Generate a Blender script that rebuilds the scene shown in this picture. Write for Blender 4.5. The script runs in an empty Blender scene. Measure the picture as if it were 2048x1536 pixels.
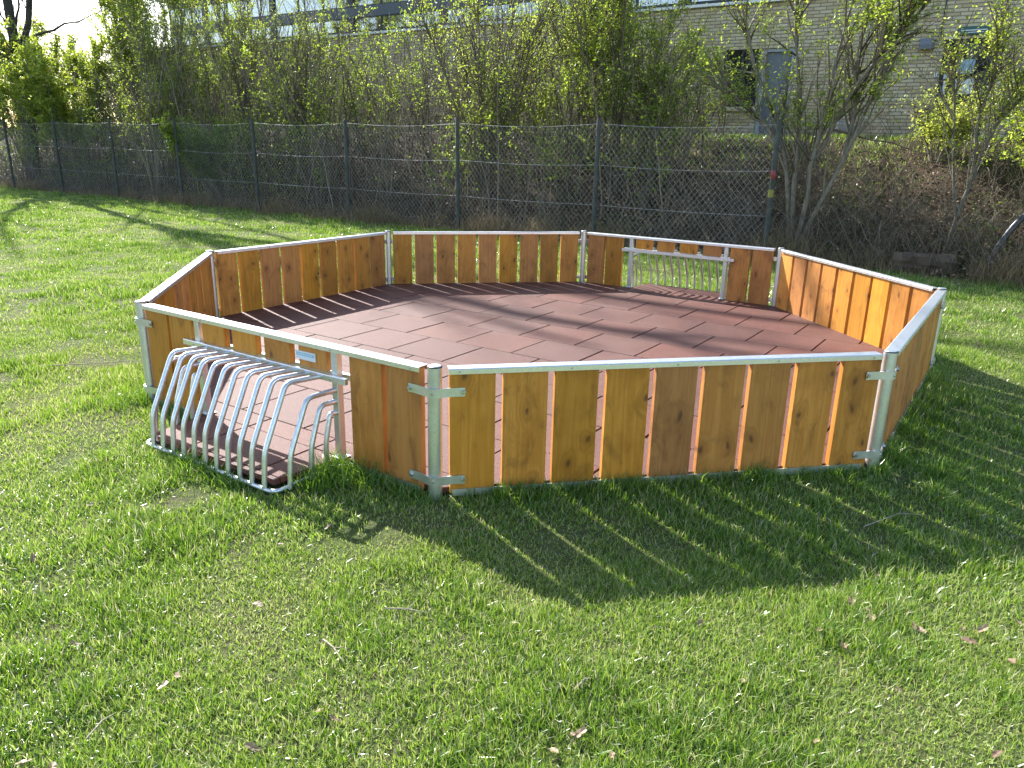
import bpy, bmesh, math, random
import numpy as np
from mathutils import Vector, Matrix

SC = bpy.context.scene
COL = SC.collection
rng = np.random.default_rng(7)
random.seed(7)
R = math.radians

# ------------------------------------------------------------------ camera
cam = bpy.data.cameras.new('camera')
cam.sensor_width = 36.0
cam.lens = 26.88
cam.clip_start = 0.05
cam.clip_end = 3000
cam_o = bpy.data.objects.new('camera', cam)
COL.objects.link(cam_o)
CAM = Vector((-0.1248, -6.2402, 1.5838))
_r = Vector((0.99951, 0.023732, 0.020419)); _u = Vector((-0.02656, 0.297475, 0.95436)); _f = Vector((-0.016575, 0.954435, -0.297959))
m = Matrix.Identity(4)
for i in range(3):
    m[i][0] = _r[i]; m[i][1] = _u[i]; m[i][2] = -_f[i]; m[i][3] = CAM[i]
cam_o.matrix_world = m
SC.camera = cam_o

# ------------------------------------------------------------------ sky and sun
SUN_AZ, SUN_EL = R(129.0), R(34.8)
world = bpy.data.worlds.new('World'); SC.world = world; world.use_nodes = True
wn = world.node_tree
sky = wn.nodes.new('ShaderNodeTexSky'); sky.sky_type = 'NISHITA'; sky.sun_disc = False
sky.sun_elevation = SUN_EL; sky.sun_rotation = R(-39.0); sky.air_density = 1.0; sky.dust_density = 1.0; sky.ozone_density = 1.0
wn.links.new(sky.outputs[0], wn.nodes['Background'].inputs[0])
wn.nodes['Background'].inputs[1].default_value = 0.128
sun = bpy.data.lights.new('sun', 'SUN'); sun.energy = 5.0; sun.angle = R(0.53); sun.color = (1.0, 0.972, 0.93)
sun_o = bpy.data.objects.new('sun', sun); COL.objects.link(sun_o)
sun_dir = Vector((math.cos(SUN_AZ)*math.cos(SUN_EL), math.sin(SUN_AZ)*math.cos(SUN_EL), math.sin(SUN_EL)))
sun_o.rotation_euler = (-sun_dir).to_track_quat('-Z', 'Y').to_euler()
sun_o.location = (-20, 20, 25)
SC.view_settings.view_transform = 'Standard'; SC.view_settings.look = 'None'
SC.view_settings.exposure = 1.7; SC.view_settings.gamma = 1.0; SC.view_settings.use_curve_mapping = False
SC.cycles.use_denoising = True
SC.cycles.max_bounces = 7; SC.cycles.diffuse_bounces = 4; SC.cycles.glossy_bounces = 3
SC.cycles.transmission_bounces = 4; SC.cycles.transparent_max_bounces = 6
SC.cycles.sample_clamp_indirect = 6.0

# ------------------------------------------------------------------ helpers
def tag(o, label=None, cat=None, group=None, kind=None):
    if label: o['label'] = label
    if cat: o['category'] = cat
    if group: o['group'] = group
    if kind: o['kind'] = kind
    return o

def link(o, parent=None):
    COL.objects.link(o)
    if parent is not None: o.parent = parent
    return o

def empty(name, loc=(0, 0, 0), rz=0.0, parent=None):
    o = bpy.data.objects.new(name, None); o.empty_display_size = 0.2
    o.location = loc; o.rotation_euler = (0, 0, rz)
    return link(o, parent)

def set_mat(me, mat):
    me.materials.clear()
    for x in (mat if isinstance(mat, (list, tuple)) else [mat]): me.materials.append(x)

class MB:
    """collects verts/faces, builds ONE mesh object"""
    def __init__(s): s.v = []; s.f = []; s.mi = []; s.sm = []
    def add(s, vs, fs, mi=0, smooth=False):
        o = len(s.v); s.v += [tuple(map(float, p)) for p in vs]
        for f in fs: s.f.append([i+o for i in f]); s.mi.append(mi); s.sm.append(smooth)
        return s
    def box(s, x0, x1, y0, y1, z0, z1, mi=0):
        v = [(x0,y0,z0),(x1,y0,z0),(x1,y1,z0),(x0,y1,z0),(x0,y0,z1),(x1,y0,z1),(x1,y1,z1),(x0,y1,z1)]
        return s.add(v, [(0,3,2,1),(4,5,6,7),(0,1,5,4),(1,2,6,5),(2,3,7,6),(3,0,4,7)], mi)
    def tube(s, pts, rad, n=10, mi=0, caps=True, smooth=True):
        pts = [Vector(p) for p in pts]
        if not hasattr(rad, '__len__'): rad = [rad]*len(pts)
        rings = []; up = None
        for i, p in enumerate(pts):
            t = (pts[min(i+1, len(pts)-1)]-pts[max(i-1, 0)]).normalized()
            if up is None:
                ref = Vector((0,0,1)) if abs(t.z) < .9 else Vector((1,0,0))
                a = t.cross(ref).normalized()
            else:
                a = (up-t*up.dot(t)).normalized()
            up = a; b = t.cross(a)
            rings.append([p+(a*math.cos(2*math.pi*k/n)+b*math.sin(2*math.pi*k/n))*rad[i] for k in range(n)])
        vs = [q for r_ in rings for q in r_]; fs = []
        for i in range(len(pts)-1):
            for k in range(n):
                fs.append((i*n+k, i*n+(k+1)%n, (i+1)*n+(k+1)%n, (i+1)*n+k))
        s.add(vs, fs, mi, smooth)
        if caps:
            s.add(rings[0], [tuple(range(n-1, -1, -1))], mi); s.add(rings[-1], [tuple(range(n))], mi)
        return s
    def mesh(s, name, mat):
        me = bpy.data.meshes.new(name); me.from_pydata(s.v, [], s.f)
        set_mat(me, mat)
        me.polygons.foreach_set('material_index', s.mi); me.polygons.foreach_set('use_smooth', s.sm)
        me.update(); return me
    def build(s, name, mat, parent=None, loc=(0,0,0), rz=0.0):
        o = bpy.data.objects.new(name, s.mesh(name, mat)); o.location = loc; o.rotation_euler = (0,0,rz)
        return link(o, parent)

def bevel_box_mesh(name, mat, sx, sy, z0, z1, bev, seg=1):
    bm = bmesh.new(); bmesh.ops.create_cube(bm, size=1)
    for v in bm.verts: v.co = Vector((v.co.x*sx, v.co.y*sy, z0+(v.co.z+.5)*(z1-z0)))
    bmesh.ops.bevel(bm, geom=list(bm.edges), offset=bev, segments=seg, affect='EDGES')
    me = bpy.data.meshes.new(name); bm.to_mesh(me); bm.free(); set_mat(me, mat); return me

def inst(name, me, parent=None, loc=(0,0,0), rot=(0,0,0), scale=(1,1,1)):
    o = bpy.data.objects.new(name, me); o.location = loc; o.rotation_euler = rot; o.scale = scale
    return link(o, parent)

def np_mesh(name, V, quads=None, tris=None, mat=None, smooth=False, attrs=None):
    """big mesh from numpy arrays"""
    me = bpy.data.meshes.new(name)
    nq = 0 if quads is None else len(quads); ntr = 0 if tris is None else len(tris)
    parts = []
    if nq: parts.append(np.asarray(quads).ravel())
    if ntr: parts.append(np.asarray(tris).ravel())
    loops = np.concatenate(parts).astype(np.int32)
    starts = np.concatenate([np.arange(nq)*4, nq*4+np.arange(ntr)*3]).astype(np.int32)
    me.vertices.add(len(V)); me.vertices.foreach_set('co', np.asarray(V, np.float32).ravel())
    me.loops.add(len(loops)); me.loops.foreach_set('vertex_index', loops)
    me.polygons.add(nq+ntr); me.polygons.foreach_set('loop_start', starts)
    if smooth: me.polygons.foreach_set('use_smooth', np.ones(nq+ntr, bool))
    me.update(calc_edges=True)
    for k, a in (attrs or {}).items():
        at = me.attributes.new(k, 'FLOAT', 'POINT'); at.data.foreach_set('value', np.asarray(a, np.float32))
    if mat: set_mat(me, mat)
    return me

def unit(v): return v/np.maximum(np.linalg.norm(v, axis=-1, keepdims=True), 1e-9)

def tubes_np(P, Rad, sides=3):
    """P (N,K,3), Rad (N,K) -> verts, quads, (owner index per vert)"""
    N, K, _ = P.shape
    T = np.empty_like(P); T[:, 1:-1] = P[:, 2:]-P[:, :-2]; T[:, 0] = P[:, 1]-P[:, 0]; T[:, -1] = P[:, -1]-P[:, -2]
    T = unit(T)
    ref = np.where(np.abs(T[:, :1, 2:3]) < .8, np.array([0,0,1.]), np.array([1.,0,0])); ref = np.broadcast_to(ref, P.shape)
    A = unit(np.cross(T, ref)); B = np.cross(T, A)
    ang = np.arange(sides)*2*np.pi/sides
    V = P[:, :, None]+(A[:, :, None]*np.cos(ang)[:, None]+B[:, :, None]*np.sin(ang)[:, None])*Rad[:, :, None, None]
    idx = np.arange(N*K*sides).reshape(N, K, sides)
    q = np.stack([idx[:, :-1], np.roll(idx, -1, 2)[:, :-1], np.roll(idx, -1, 2)[:, 1:], idx[:, 1:]], -1).reshape(-1, 4)
    return V.reshape(-1, 3), q, np.repeat(np.arange(N), K*sides)

def leaves_np(pos, size, flat=0.0, aspect=0.55, fold=0.12, droop=0.0):
    """folded diamond leaves"""
    n = len(pos)
    d = rng.normal(size=(n, 3)); d[:, 2] = d[:, 2]*(1-flat)-droop; d = unit(d)
    nn = rng.normal(size=(n, 3)); nn[:, 2] = np.abs(nn[:, 2])+flat*4; nn = unit(nn-d*np.sum(nn*d, 1, keepdims=True))
    s = np.cross(nn, d); L = size[:, None]
    V = np.stack([pos, pos+d*L*.5+s*L*aspect*.5+nn*L*fold, pos+d*L, pos+d*L*.5-s*L*aspect*.5+nn*L*fold], 1)
    i = np.arange(n)[:, None]*4
    t = np.concatenate([i+np.array([[0,1,2]]), i+np.array([[0,2,3]])], 1).reshape(-1, 3)
    return V.reshape(-1, 3), t

_lat = {}
def vnoise(x, y, scale, seed=0):
    if seed not in _lat: _lat[seed] = np.random.default_rng(seed+100).random((256, 256))
    g = _lat[seed]; x = x/scale+1000; y = y/scale+1000
    xi = np.floor(x).astype(int); yi = np.floor(y).astype(int); fx = x-xi; fy = y-yi
    fx = fx*fx*(3-2*fx); fy = fy*fy*(3-2*fy)
    a = g[xi % 256, yi % 256]; b = g[(xi+1) % 256, yi % 256]; c = g[xi % 256, (yi+1) % 256]; d = g[(xi+1) % 256, (yi+1) % 256]
    return (a*(1-fx)+b*fx)*(1-fy)+(c*(1-fx)+d*fx)*fy

# ------------------------------------------------------------------ materials
class NT:
    def __init__(s, name):
        s.m = bpy.data.materials.new(name); s.m.use_nodes = True; s.t = s.m.node_tree; s.t.nodes.clear()
        s.out = s.t.nodes.new('ShaderNodeOutputMaterial')
    def n(s, typ, ins=None, **props):
        nd = s.t.nodes.new('ShaderNode'+typ)
        for k, v in props.items(): setattr(nd, k, v)
        for k, v in (ins or {}).items():
            sock = nd.inputs[k]
            if isinstance(v, bpy.types.NodeSocket): s.t.links.new(v, sock)
            else: sock.default_value = v
        return nd
    def math(s, op, a, b=None, c=None, clamp=False):
        ins = {0: a}
        if b is not None: ins[1] = b
        if c is not None: ins[2] = c
        return s.n('Math', ins, operation=op, use_clamp=clamp).outputs[0]
    def ramp(s, fac, stops, interp='LINEAR'):
        nd = s.n('ValToRGB', {0: fac}); cr = nd.color_ramp; cr.interpolation = interp
        while len(cr.elements) > 1: cr.elements.remove(cr.elements[-1])
        cr.elements[0].position = stops[0][0]; cr.elements[0].color = (*stops[0][1], 1)
        for p, c in stops[1:]: e = cr.elements.new(p); e.color = (*c, 1)
        return nd.outputs[0]
    def mix(s, fac, a, b, blend='MIX'):
        nd = s.n('Mix', data_type='RGBA', blend_type=blend)
        for k, v in ((0, fac), (6, a), (7, b)):
            if isinstance(v, bpy.types.NodeSocket): s.t.links.new(v, nd.inputs[k])
            else: nd.inputs[k].default_value = v if k == 0 else (*v, 1)
        return nd.outputs[2]
    def bsdf(s, **kw):
        nd = s.n('BsdfPrincipled')
        for k, v in kw.items():
            sock = nd.inputs[k.replace('_', ' ')]
            if isinstance(v, bpy.types.NodeSocket): s.t.links.new(v, sock)
            elif k == 'Base_Color': sock.default_value = (*v, 1)
            else: sock.default_value = v
        return nd
    def done(s, shader):
        s.t.links.new(shader.outputs[0] if hasattr(shader, 'outputs') else shader, s.out.inputs[0]); return s.m
    def bump(s, h, strength=.3, dist=.01):
        return s.n('Bump', {'Height': h, 'Strength': strength, 'Distance': dist}).outputs[0]
    def noise(s, vec, scale, detail=3, rough=.5, dist=0.0):
        return s.n('TexNoise', {'Vector': vec, 'Scale': scale, 'Detail': detail, 'Roughness': rough, 'Distortion': dist}).outputs[0]
    def obj(s): return s.n('TexCoord').outputs['Object']
    def geo(s): return s.n('NewGeometry').outputs['Position']

def simple(name, col, rough=.6, metal=0.0, var=.15, scale=20, spec=.5, bump=0.0):
    t = NT(name); v = t.geo()
    nz = t.noise(v, scale, 4, .6)
    c = t.mix(nz, tuple(x*(1-var) for x in col), tuple(min(1, x*(1+var)) for x in col))
    kw = dict(Base_Color=c, Roughness=rough, Metallic=metal, Specular_IOR_Level=spec)
    if bump: kw['Normal'] = t.bump(nz, bump, .01)
    return t.done(t.bsdf(**kw))

def wood_mat():
    t = NT('stained_pine')
    oi = t.n('ObjectInfo'); rnd = oi.outputs['Random']
    off = t.n('CombineXYZ', {0: t.math('MULTIPLY', rnd, 37.0), 1: t.math('MULTIPLY', rnd, 91.0), 2: t.math('MULTIPLY', rnd, 53.0)}).outputs[0]
    p = t.n('VectorMath', {0: t.obj(), 1: off}, operation='ADD').outputs[0]
    # knots: sparse stretched voronoi cells
    sp = t.n('SeparateXYZ', {0: p}); kp = t.n('CombineXYZ', {0: t.math('MULTIPLY', sp.outputs[0], 6.4), 1: t.math('MULTIPLY', sp.outputs[2], 3.9), 2: 0.0}).outputs[0]
    kp = t.n('VectorMath', {0: kp, 1: t.n('VectorMath', {0: t.n('TexNoise', {'Vector': p, 'Scale': 5.0}).outputs[1], 'Scale': .55}, operation='SCALE').outputs[0]}, operation='ADD').outputs[0]
    vo = t.n('TexVoronoi', {'Vector': kp, 'Scale': 1.0, 'Randomness': 1.0}, feature='F1', voronoi_dimensions='2D')
    kd = vo.outputs['Distance']
    gate = t.math('GREATER_THAN', t.n('SeparateColor', {0: vo.outputs['Color']}).outputs[0], .50)
    knot = t.math('MULTIPLY', t.n('MapRange', {0: kd, 1: .02, 2: .12, 3: .8, 4: 0.0}, interpolation_type='SMOOTHSTEP').outputs[0], gate)
    halo = t.math('MULTIPLY', t.n('MapRange', {0: kd, 1: .08, 2: .42, 3: 1.0, 4: 0.0}, interpolation_type='SMOOTHSTEP').outputs[0], gate)
    # growth rings flowing round the knots
    gp = t.n('VectorMath', {0: p, 1: (1.0, 1.0, .055)}, operation='MULTIPLY').outputs[0]
    wob = t.noise(gp, 9.0, 2, .5)
    sx = t.n('SeparateXYZ', {0: p})
    ph = t.math('ADD', t.math('MULTIPLY', wob, 46.0), t.math('MULTIPLY', halo, 9.0))
    ring = t.math('MULTIPLY_ADD', t.math('SINE', ph), .5, .5)
    fine = t.noise(t.n('VectorMath', {0: p, 1: (1, 1, .03)}, operation='MULTIPLY').outputs[0], 260.0, 2, .6)
    cloud = t.noise(p, 3.2, 4, .6)
    base = t.mix(t.math('MULTIPLY', ring, .55), (0.51, 0.226, 0.056), (0.385, 0.148, 0.029))
    base = t.mix(t.n('MapRange', {0: fine, 1: .4, 2: .75, 3: 0.0, 4: .35}).outputs[0], base, (0.25, 0.09, 0.016))
    base = t.mix(t.n('MapRange', {0: cloud, 1: .5, 2: .78, 3: 0.0, 4: .55}).outputs[0], base, (0.20, 0.07, 0.013))
    base = t.mix(t.math('MULTIPLY', halo, .35), base, (0.20, 0.07, 0.016))
    base = t.mix(knot, base, (0.085, 0.032, 0.012))
    st = t.noise(t.n('VectorMath', {0: p, 1: (1, 1, .45)}, operation='MULTIPLY').outputs[0], 11.0, 5, .7, .6)
    base = t.mix(t.n('MapRange', {0: st, 1: .52, 2: .72, 3: 0.0, 4: .62}).outputs[0], base, (0.13, 0.05, 0.014))
    hsv = t.n('HueSaturation', {'Hue': t.math('MULTIPLY_ADD', rnd, .010, .496), 'Saturation': t.math('MULTIPLY_ADD', rnd, .10, .99),
              'Value': t.math('MULTIPLY_ADD', t.math('FRACT', t.math('MULTIPLY', rnd, 7.31)), .42, .78), 'Color': base}).outputs[0]
    bmp = t.bump(t.math('ADD', fine, t.math('MULTIPLY', ring, .3)), .25, .002)
    return t.done(t.bsdf(Base_Color=hsv, Roughness=.52, Specular_IOR_Level=.4, Normal=bmp))

def rubber_mat():
    t = NT('red_rubber_granulate'); p = t.geo()
    g = t.n('TexVoronoi', {'Vector': p, 'Scale': 330.0}); gr = t.n('SeparateColor', {0: g.outputs['Color']}).outputs[0]
    c = t.ramp(gr, [(0, (.048, .014, .009)), (.35, (.092, .028, .018)), (.7, (.128, .043, .028)), (1, (.20, .086, .060))])
    rnd = t.n('ObjectInfo').outputs['Random']
    c = t.n('HueSaturation', {'Hue': .5, 'Saturation': t.math('MULTIPLY_ADD', rnd, .10, 1.0), 'Value': t.math('MULTIPLY_ADD', rnd, .18, .74), 'Color': c}).outputs[0]
    dust = t.n('MapRange', {0: t.noise(p, 2.2, 5, .62), 1: .45, 2: .8, 3: 0.0, 4: .30}).outputs[0]
    c = t.mix(dust, c, (.15, .082, .060))
    return t.done(t.bsdf(Base_Color=c, Roughness=.62, Specular_IOR_Level=.34, Normal=t.bump(g.outputs['Distance'], .55, .004)))

def metal_mat(name, col, rough, sc=60, var=.12, metal=.95):
    t = NT(name); p = t.geo()
    n1 = t.noise(p, sc, 3, .6); n2 = t.noise(p, 6, 4, .6)
    c = t.mix(n2, tuple(x*(1-var) for x in col), tuple(min(.95, x*(1+var)) for x in col))
    sp = t.n('SeparateColor', {0: t.n('TexVoronoi', {'Vector': p, 'Scale': 95.0}).outputs['Color']}).outputs[0]
    c = t.mix(t.math('MULTIPLY', sp, .28), c, tuple(x*.62 for x in col))
    r_ = t.math('ADD', t.math('MULTIPLY_ADD', n1, .16, rough-.12), t.math('MULTIPLY', sp, .10))
    return t.done(t.bsdf(Base_Color=c, Roughness=r_, Metallic=metal, Normal=t.bump(n1, .05, .002)))

def leaf_mat(name, stops, trans=.45, rough=.45, transcol=1.35):
    t = NT(name); a = t.n('Attribute', attribute_name='tint').outputs['Fac']
    c = t.ramp(a, stops)
    c2 = t.n('HueSaturation', {'Hue': .488, 'Saturation': 1.12, 'Value': transcol, 'Color': c}).outputs[0]
    b = t.bsdf(Base_Color=c, Roughness=rough, Specular_IOR_Level=.45)
    tr = t.n('BsdfTranslucent', {'Color': c2})
    return t.done(t.n('MixShader', {0: trans, 1: b.outputs[0], 2: tr.outputs[0]}))

def tint_mat(name, stops, rough=.85):
    t = NT(name); a = t.n('Attribute', attribute_name='tint').outputs['Fac']
    return t.done(t.bsdf(Base_Color=t.ramp(a, stops), Roughness=rough, Specular_IOR_Level=.25))

def bark_mat(name, c1, c2, sc=30):
    t = NT(name); p = t.geo()
    q = t.n('VectorMath', {0: p, 1: (1, 1, .35)}, operation='MULTIPLY').outputs[0]
    nz = t.noise(q, sc, 5, .65)
    return t.done(t.bsdf(Base_Color=t.ramp(nz, [(.3, c1), (.7, c2)]), Roughness=.9, Normal=t.bump(nz, .6, .02)))

M_WOOD = wood_mat()
M_RUB = rubber_mat()
M_RUBBASE = simple('rubber_underlay', (.05, .018, .016), .9)
M_ALU = metal_mat('aluminium_rail', (.82, .82, .82), .36)
M_GALV = metal_mat('galvanised_steel', (.66, .68, .68), .40, 25, .18)
M_BOLT = metal_mat('bolt_steel', (.55, .55, .55), .3)
M_BLACK = simple('black_plastic', (.02, .02, .022), .5)
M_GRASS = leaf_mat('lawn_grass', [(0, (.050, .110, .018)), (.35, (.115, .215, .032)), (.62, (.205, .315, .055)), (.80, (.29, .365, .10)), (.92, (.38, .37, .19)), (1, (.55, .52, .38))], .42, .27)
M_DRYGRASS = leaf_mat('dry_grass', [(0, (.10, .08, .035)), (.5, (.20, .155, .08)), (1, (.33, .26, .15))], .3, .6, 1.1)
M_LEAF = leaf_mat('young_leaf', [(0, (.09, .145, .022)), (.4, (.17, .25, .04)), (.75, (.29, .37, .07)), (1, (.44, .48, .13))], .6)
M_LEAFD = leaf_mat('dark_leaf', [(0, (.03, .06, .014)), (.5, (.065, .12, .022)), (1, (.14, .20, .04))], .4, .35)
M_LITTER = tint_mat('dead_leaf', [(0, (.07, .042, .022)), (.5, (.19, .125, .07)), (.85, (.34, .25, .155)), (1, (.55, .46, .35))], .6)
M_TWIG = tint_mat('twig_bark', [(0, (.055, .043, .029)), (.5, (.145, .117, .08)), (1, (.31, .26, .19))])
M_BARK = bark_mat('grey_bark', (.07, .058, .042), (.20, .17, .125))
M_BARKP = bark_mat('pale_bark', (.14, .115, .08), (.30, .26, .195))
M_BARKD = bark_mat('dark_bark', (.022, .018, .015), (.07, .058, .048), 12)

# ------------------------------------------------------------------ layout constants
SIDE = 2.30
RAD = SIDE/(2*math.sin(math.pi/8))
ROT = -1.7487
V = [Vector((RAD*math.cos(ROT+i*math.pi/4), RAD*math.sin(ROT+i*math.pi/4), 0)) for i in range(8)]
FLOOR_Z = 0.035
H = 0.625
F0 = np.array([3.4244, 5.4321]); FT = np.array([-.84245, .53877]); FN = np.array([.53877, .84245])   # fence frame: a to the left, b away
FANG = math.atan2(FT[1], FT[0])
def ab(a, b): return F0[None]+np.atleast_1d(a)[:, None]*FT+np.atleast_1d(b)[:, None]*FN
def ab1(a, b): p = F0+a*FT+b*FN; return float(p[0]), float(p[1])
def to_ab(x, y): dx = x-F0[0]; dy = y-F0[1]; return dx*FT[0]+dy*FT[1], dx*FN[0]+dy*FN[1]
TOP = 1.88
def bank_z(a, b):
    a = np.asarray(a, float); b = np.asarray(b, float)
    s = np.clip((b-.25)/3.9, 0, 1); s = s*s*(3-2*s)*.55+s*.45
    n = (vnoise(a, b, .7, 3)-.5)*.16+(vnoise(a, b, .25, 4)-.5)*.06
    return TOP*s+n*np.clip(b/.8, 0, 1)*np.clip((5.2-b)/1.0, .12, 1)-.03

# ------------------------------------------------------------------ ground
def gz(x, y):
    """lawn height: sinks a little in front of the pit, with small unevenness"""
    x = np.asarray(x, float); y = np.asarray(y, float)
    d = np.full(x.shape, -9.0)
    for i in range(8):
        a_, b_ = V[i], V[(i+1) % 8]; t_ = (b_-a_).normalized()
        d = np.maximum(d, (x-a_.x)*t_.y-(y-a_.y)*t_.x)
    s = np.clip(d/.9, 0, 1); s = s*s*(3-2*s)
    return -.012-.058*s*np.clip((-y-.3)/1.8, 0, 1)+(vnoise(x, y, .5, 81)-.5)*.02*s+(vnoise(x, y, 1.7, 82)-.5)*.03*s
def gz1(x, y): return float(gz(np.array([x]), np.array([y]))[0])
def lawn_material():
    t = NT('lawn_soil'); p = t.geo()
    n1 = t.noise(p, 1.3, 5, .6); n2 = t.noise(p, 26, 4, .65); n3 = t.noise(p, 140, 3, .7)
    g = t.ramp(n2, [(.25, (.022, .034, .009)), (.5, (.06, .09, .018)), (.75, (.13, .16, .04))])
    s_ = t.ramp(n3, [(.3, (.075, .052, .030)), (.7, (.20, .155, .095))])
    c = t.mix(t.n('MapRange', {0: n1, 1: .42, 2: .66, 3: .1, 4: .55}).outputs[0], g, s_)
    return t.done(t.bsdf(Base_Color=c, Roughness=.95, Specular_IOR_Level=.2, Normal=t.bump(t.math('ADD', n2, n3), .8, .02)))
M_LAWN = lawn_material()
def ground_sheet():
    xs = np.concatenate([[-1500, -300, -80], np.linspace(-34, -7, 40), np.linspace(-6.8, 6.8, 120), np.linspace(7, 30, 34), [80, 300, 1500]])
    ys = np.concatenate([[-1500, -300, -60], np.linspace(-20, -7.5, 14), np.linspace(-7.2, 4.5, 110), np.linspace(5, 32, 40), [80, 300, 1500]])
    X, Y = np.meshgrid(xs, ys); Z = gz(X.ravel(), Y.ravel()); far = (np.abs(X.ravel()) > 35) | (Y.ravel() > 33) | (Y.ravel() < -21); Z[far] = -.05
    ii_ = np.arange(X.size).reshape(X.shape)
    q_ = np.stack([ii_[:-1, :-1], ii_[:-1, 1:], ii_[1:, 1:], ii_[1:, :-1]], -1).reshape(-1, 4)
    return np_mesh('lawn', np.column_stack([X.ravel(), Y.ravel(), Z]), quads=q_, mat=M_LAWN, smooth=True)
tag(inst('lawn', ground_sheet()), kind='structure')


def bank_material():
    t = NT('bank_earth'); p = t.geo()
    n1 = t.noise(p, 3, 5, .65); n2 = t.noise(p, 38, 4, .7)
    c = t.ramp(n2, [(.25, (.020, .014, .009)), (.5, (.058, .040, .025)), (.78, (.13, .092, .058))])
    c = t.mix(t.n('MapRange', {0: n1, 1: .52, 2: .7, 3: 0, 4: .6}).outputs[0], c, (.030, .045, .012))
    return t.done(t.bsdf(Base_Color=c, Roughness=.95, Specular_IOR_Level=.15, Normal=t.bump(n2, .9, .04)))
aa = np.linspace(-9, 34, 216); bb = np.concatenate([np.linspace(-.25, 6.5, 60), [10, 20, 45]])
A, B = np.meshgrid(aa, bb); P2 = F0+A.ravel()[:, None]*FT+B.ravel()[:, None]*FN
Vb = np.column_stack([P2, bank_z(A.ravel(), B.ravel())])
ii = np.arange(len(aa)*len(bb)).reshape(len(bb), len(aa))
q = np.stack([ii[:-1, 1:], ii[:-1, :-1], ii[1:, :-1], ii[1:, 1:]], -1).reshape(-1, 4)
tag(inst('bank', np_mesh('bank', Vb, quads=q, mat=bank_material(), smooth=True)), kind='structure')

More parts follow.
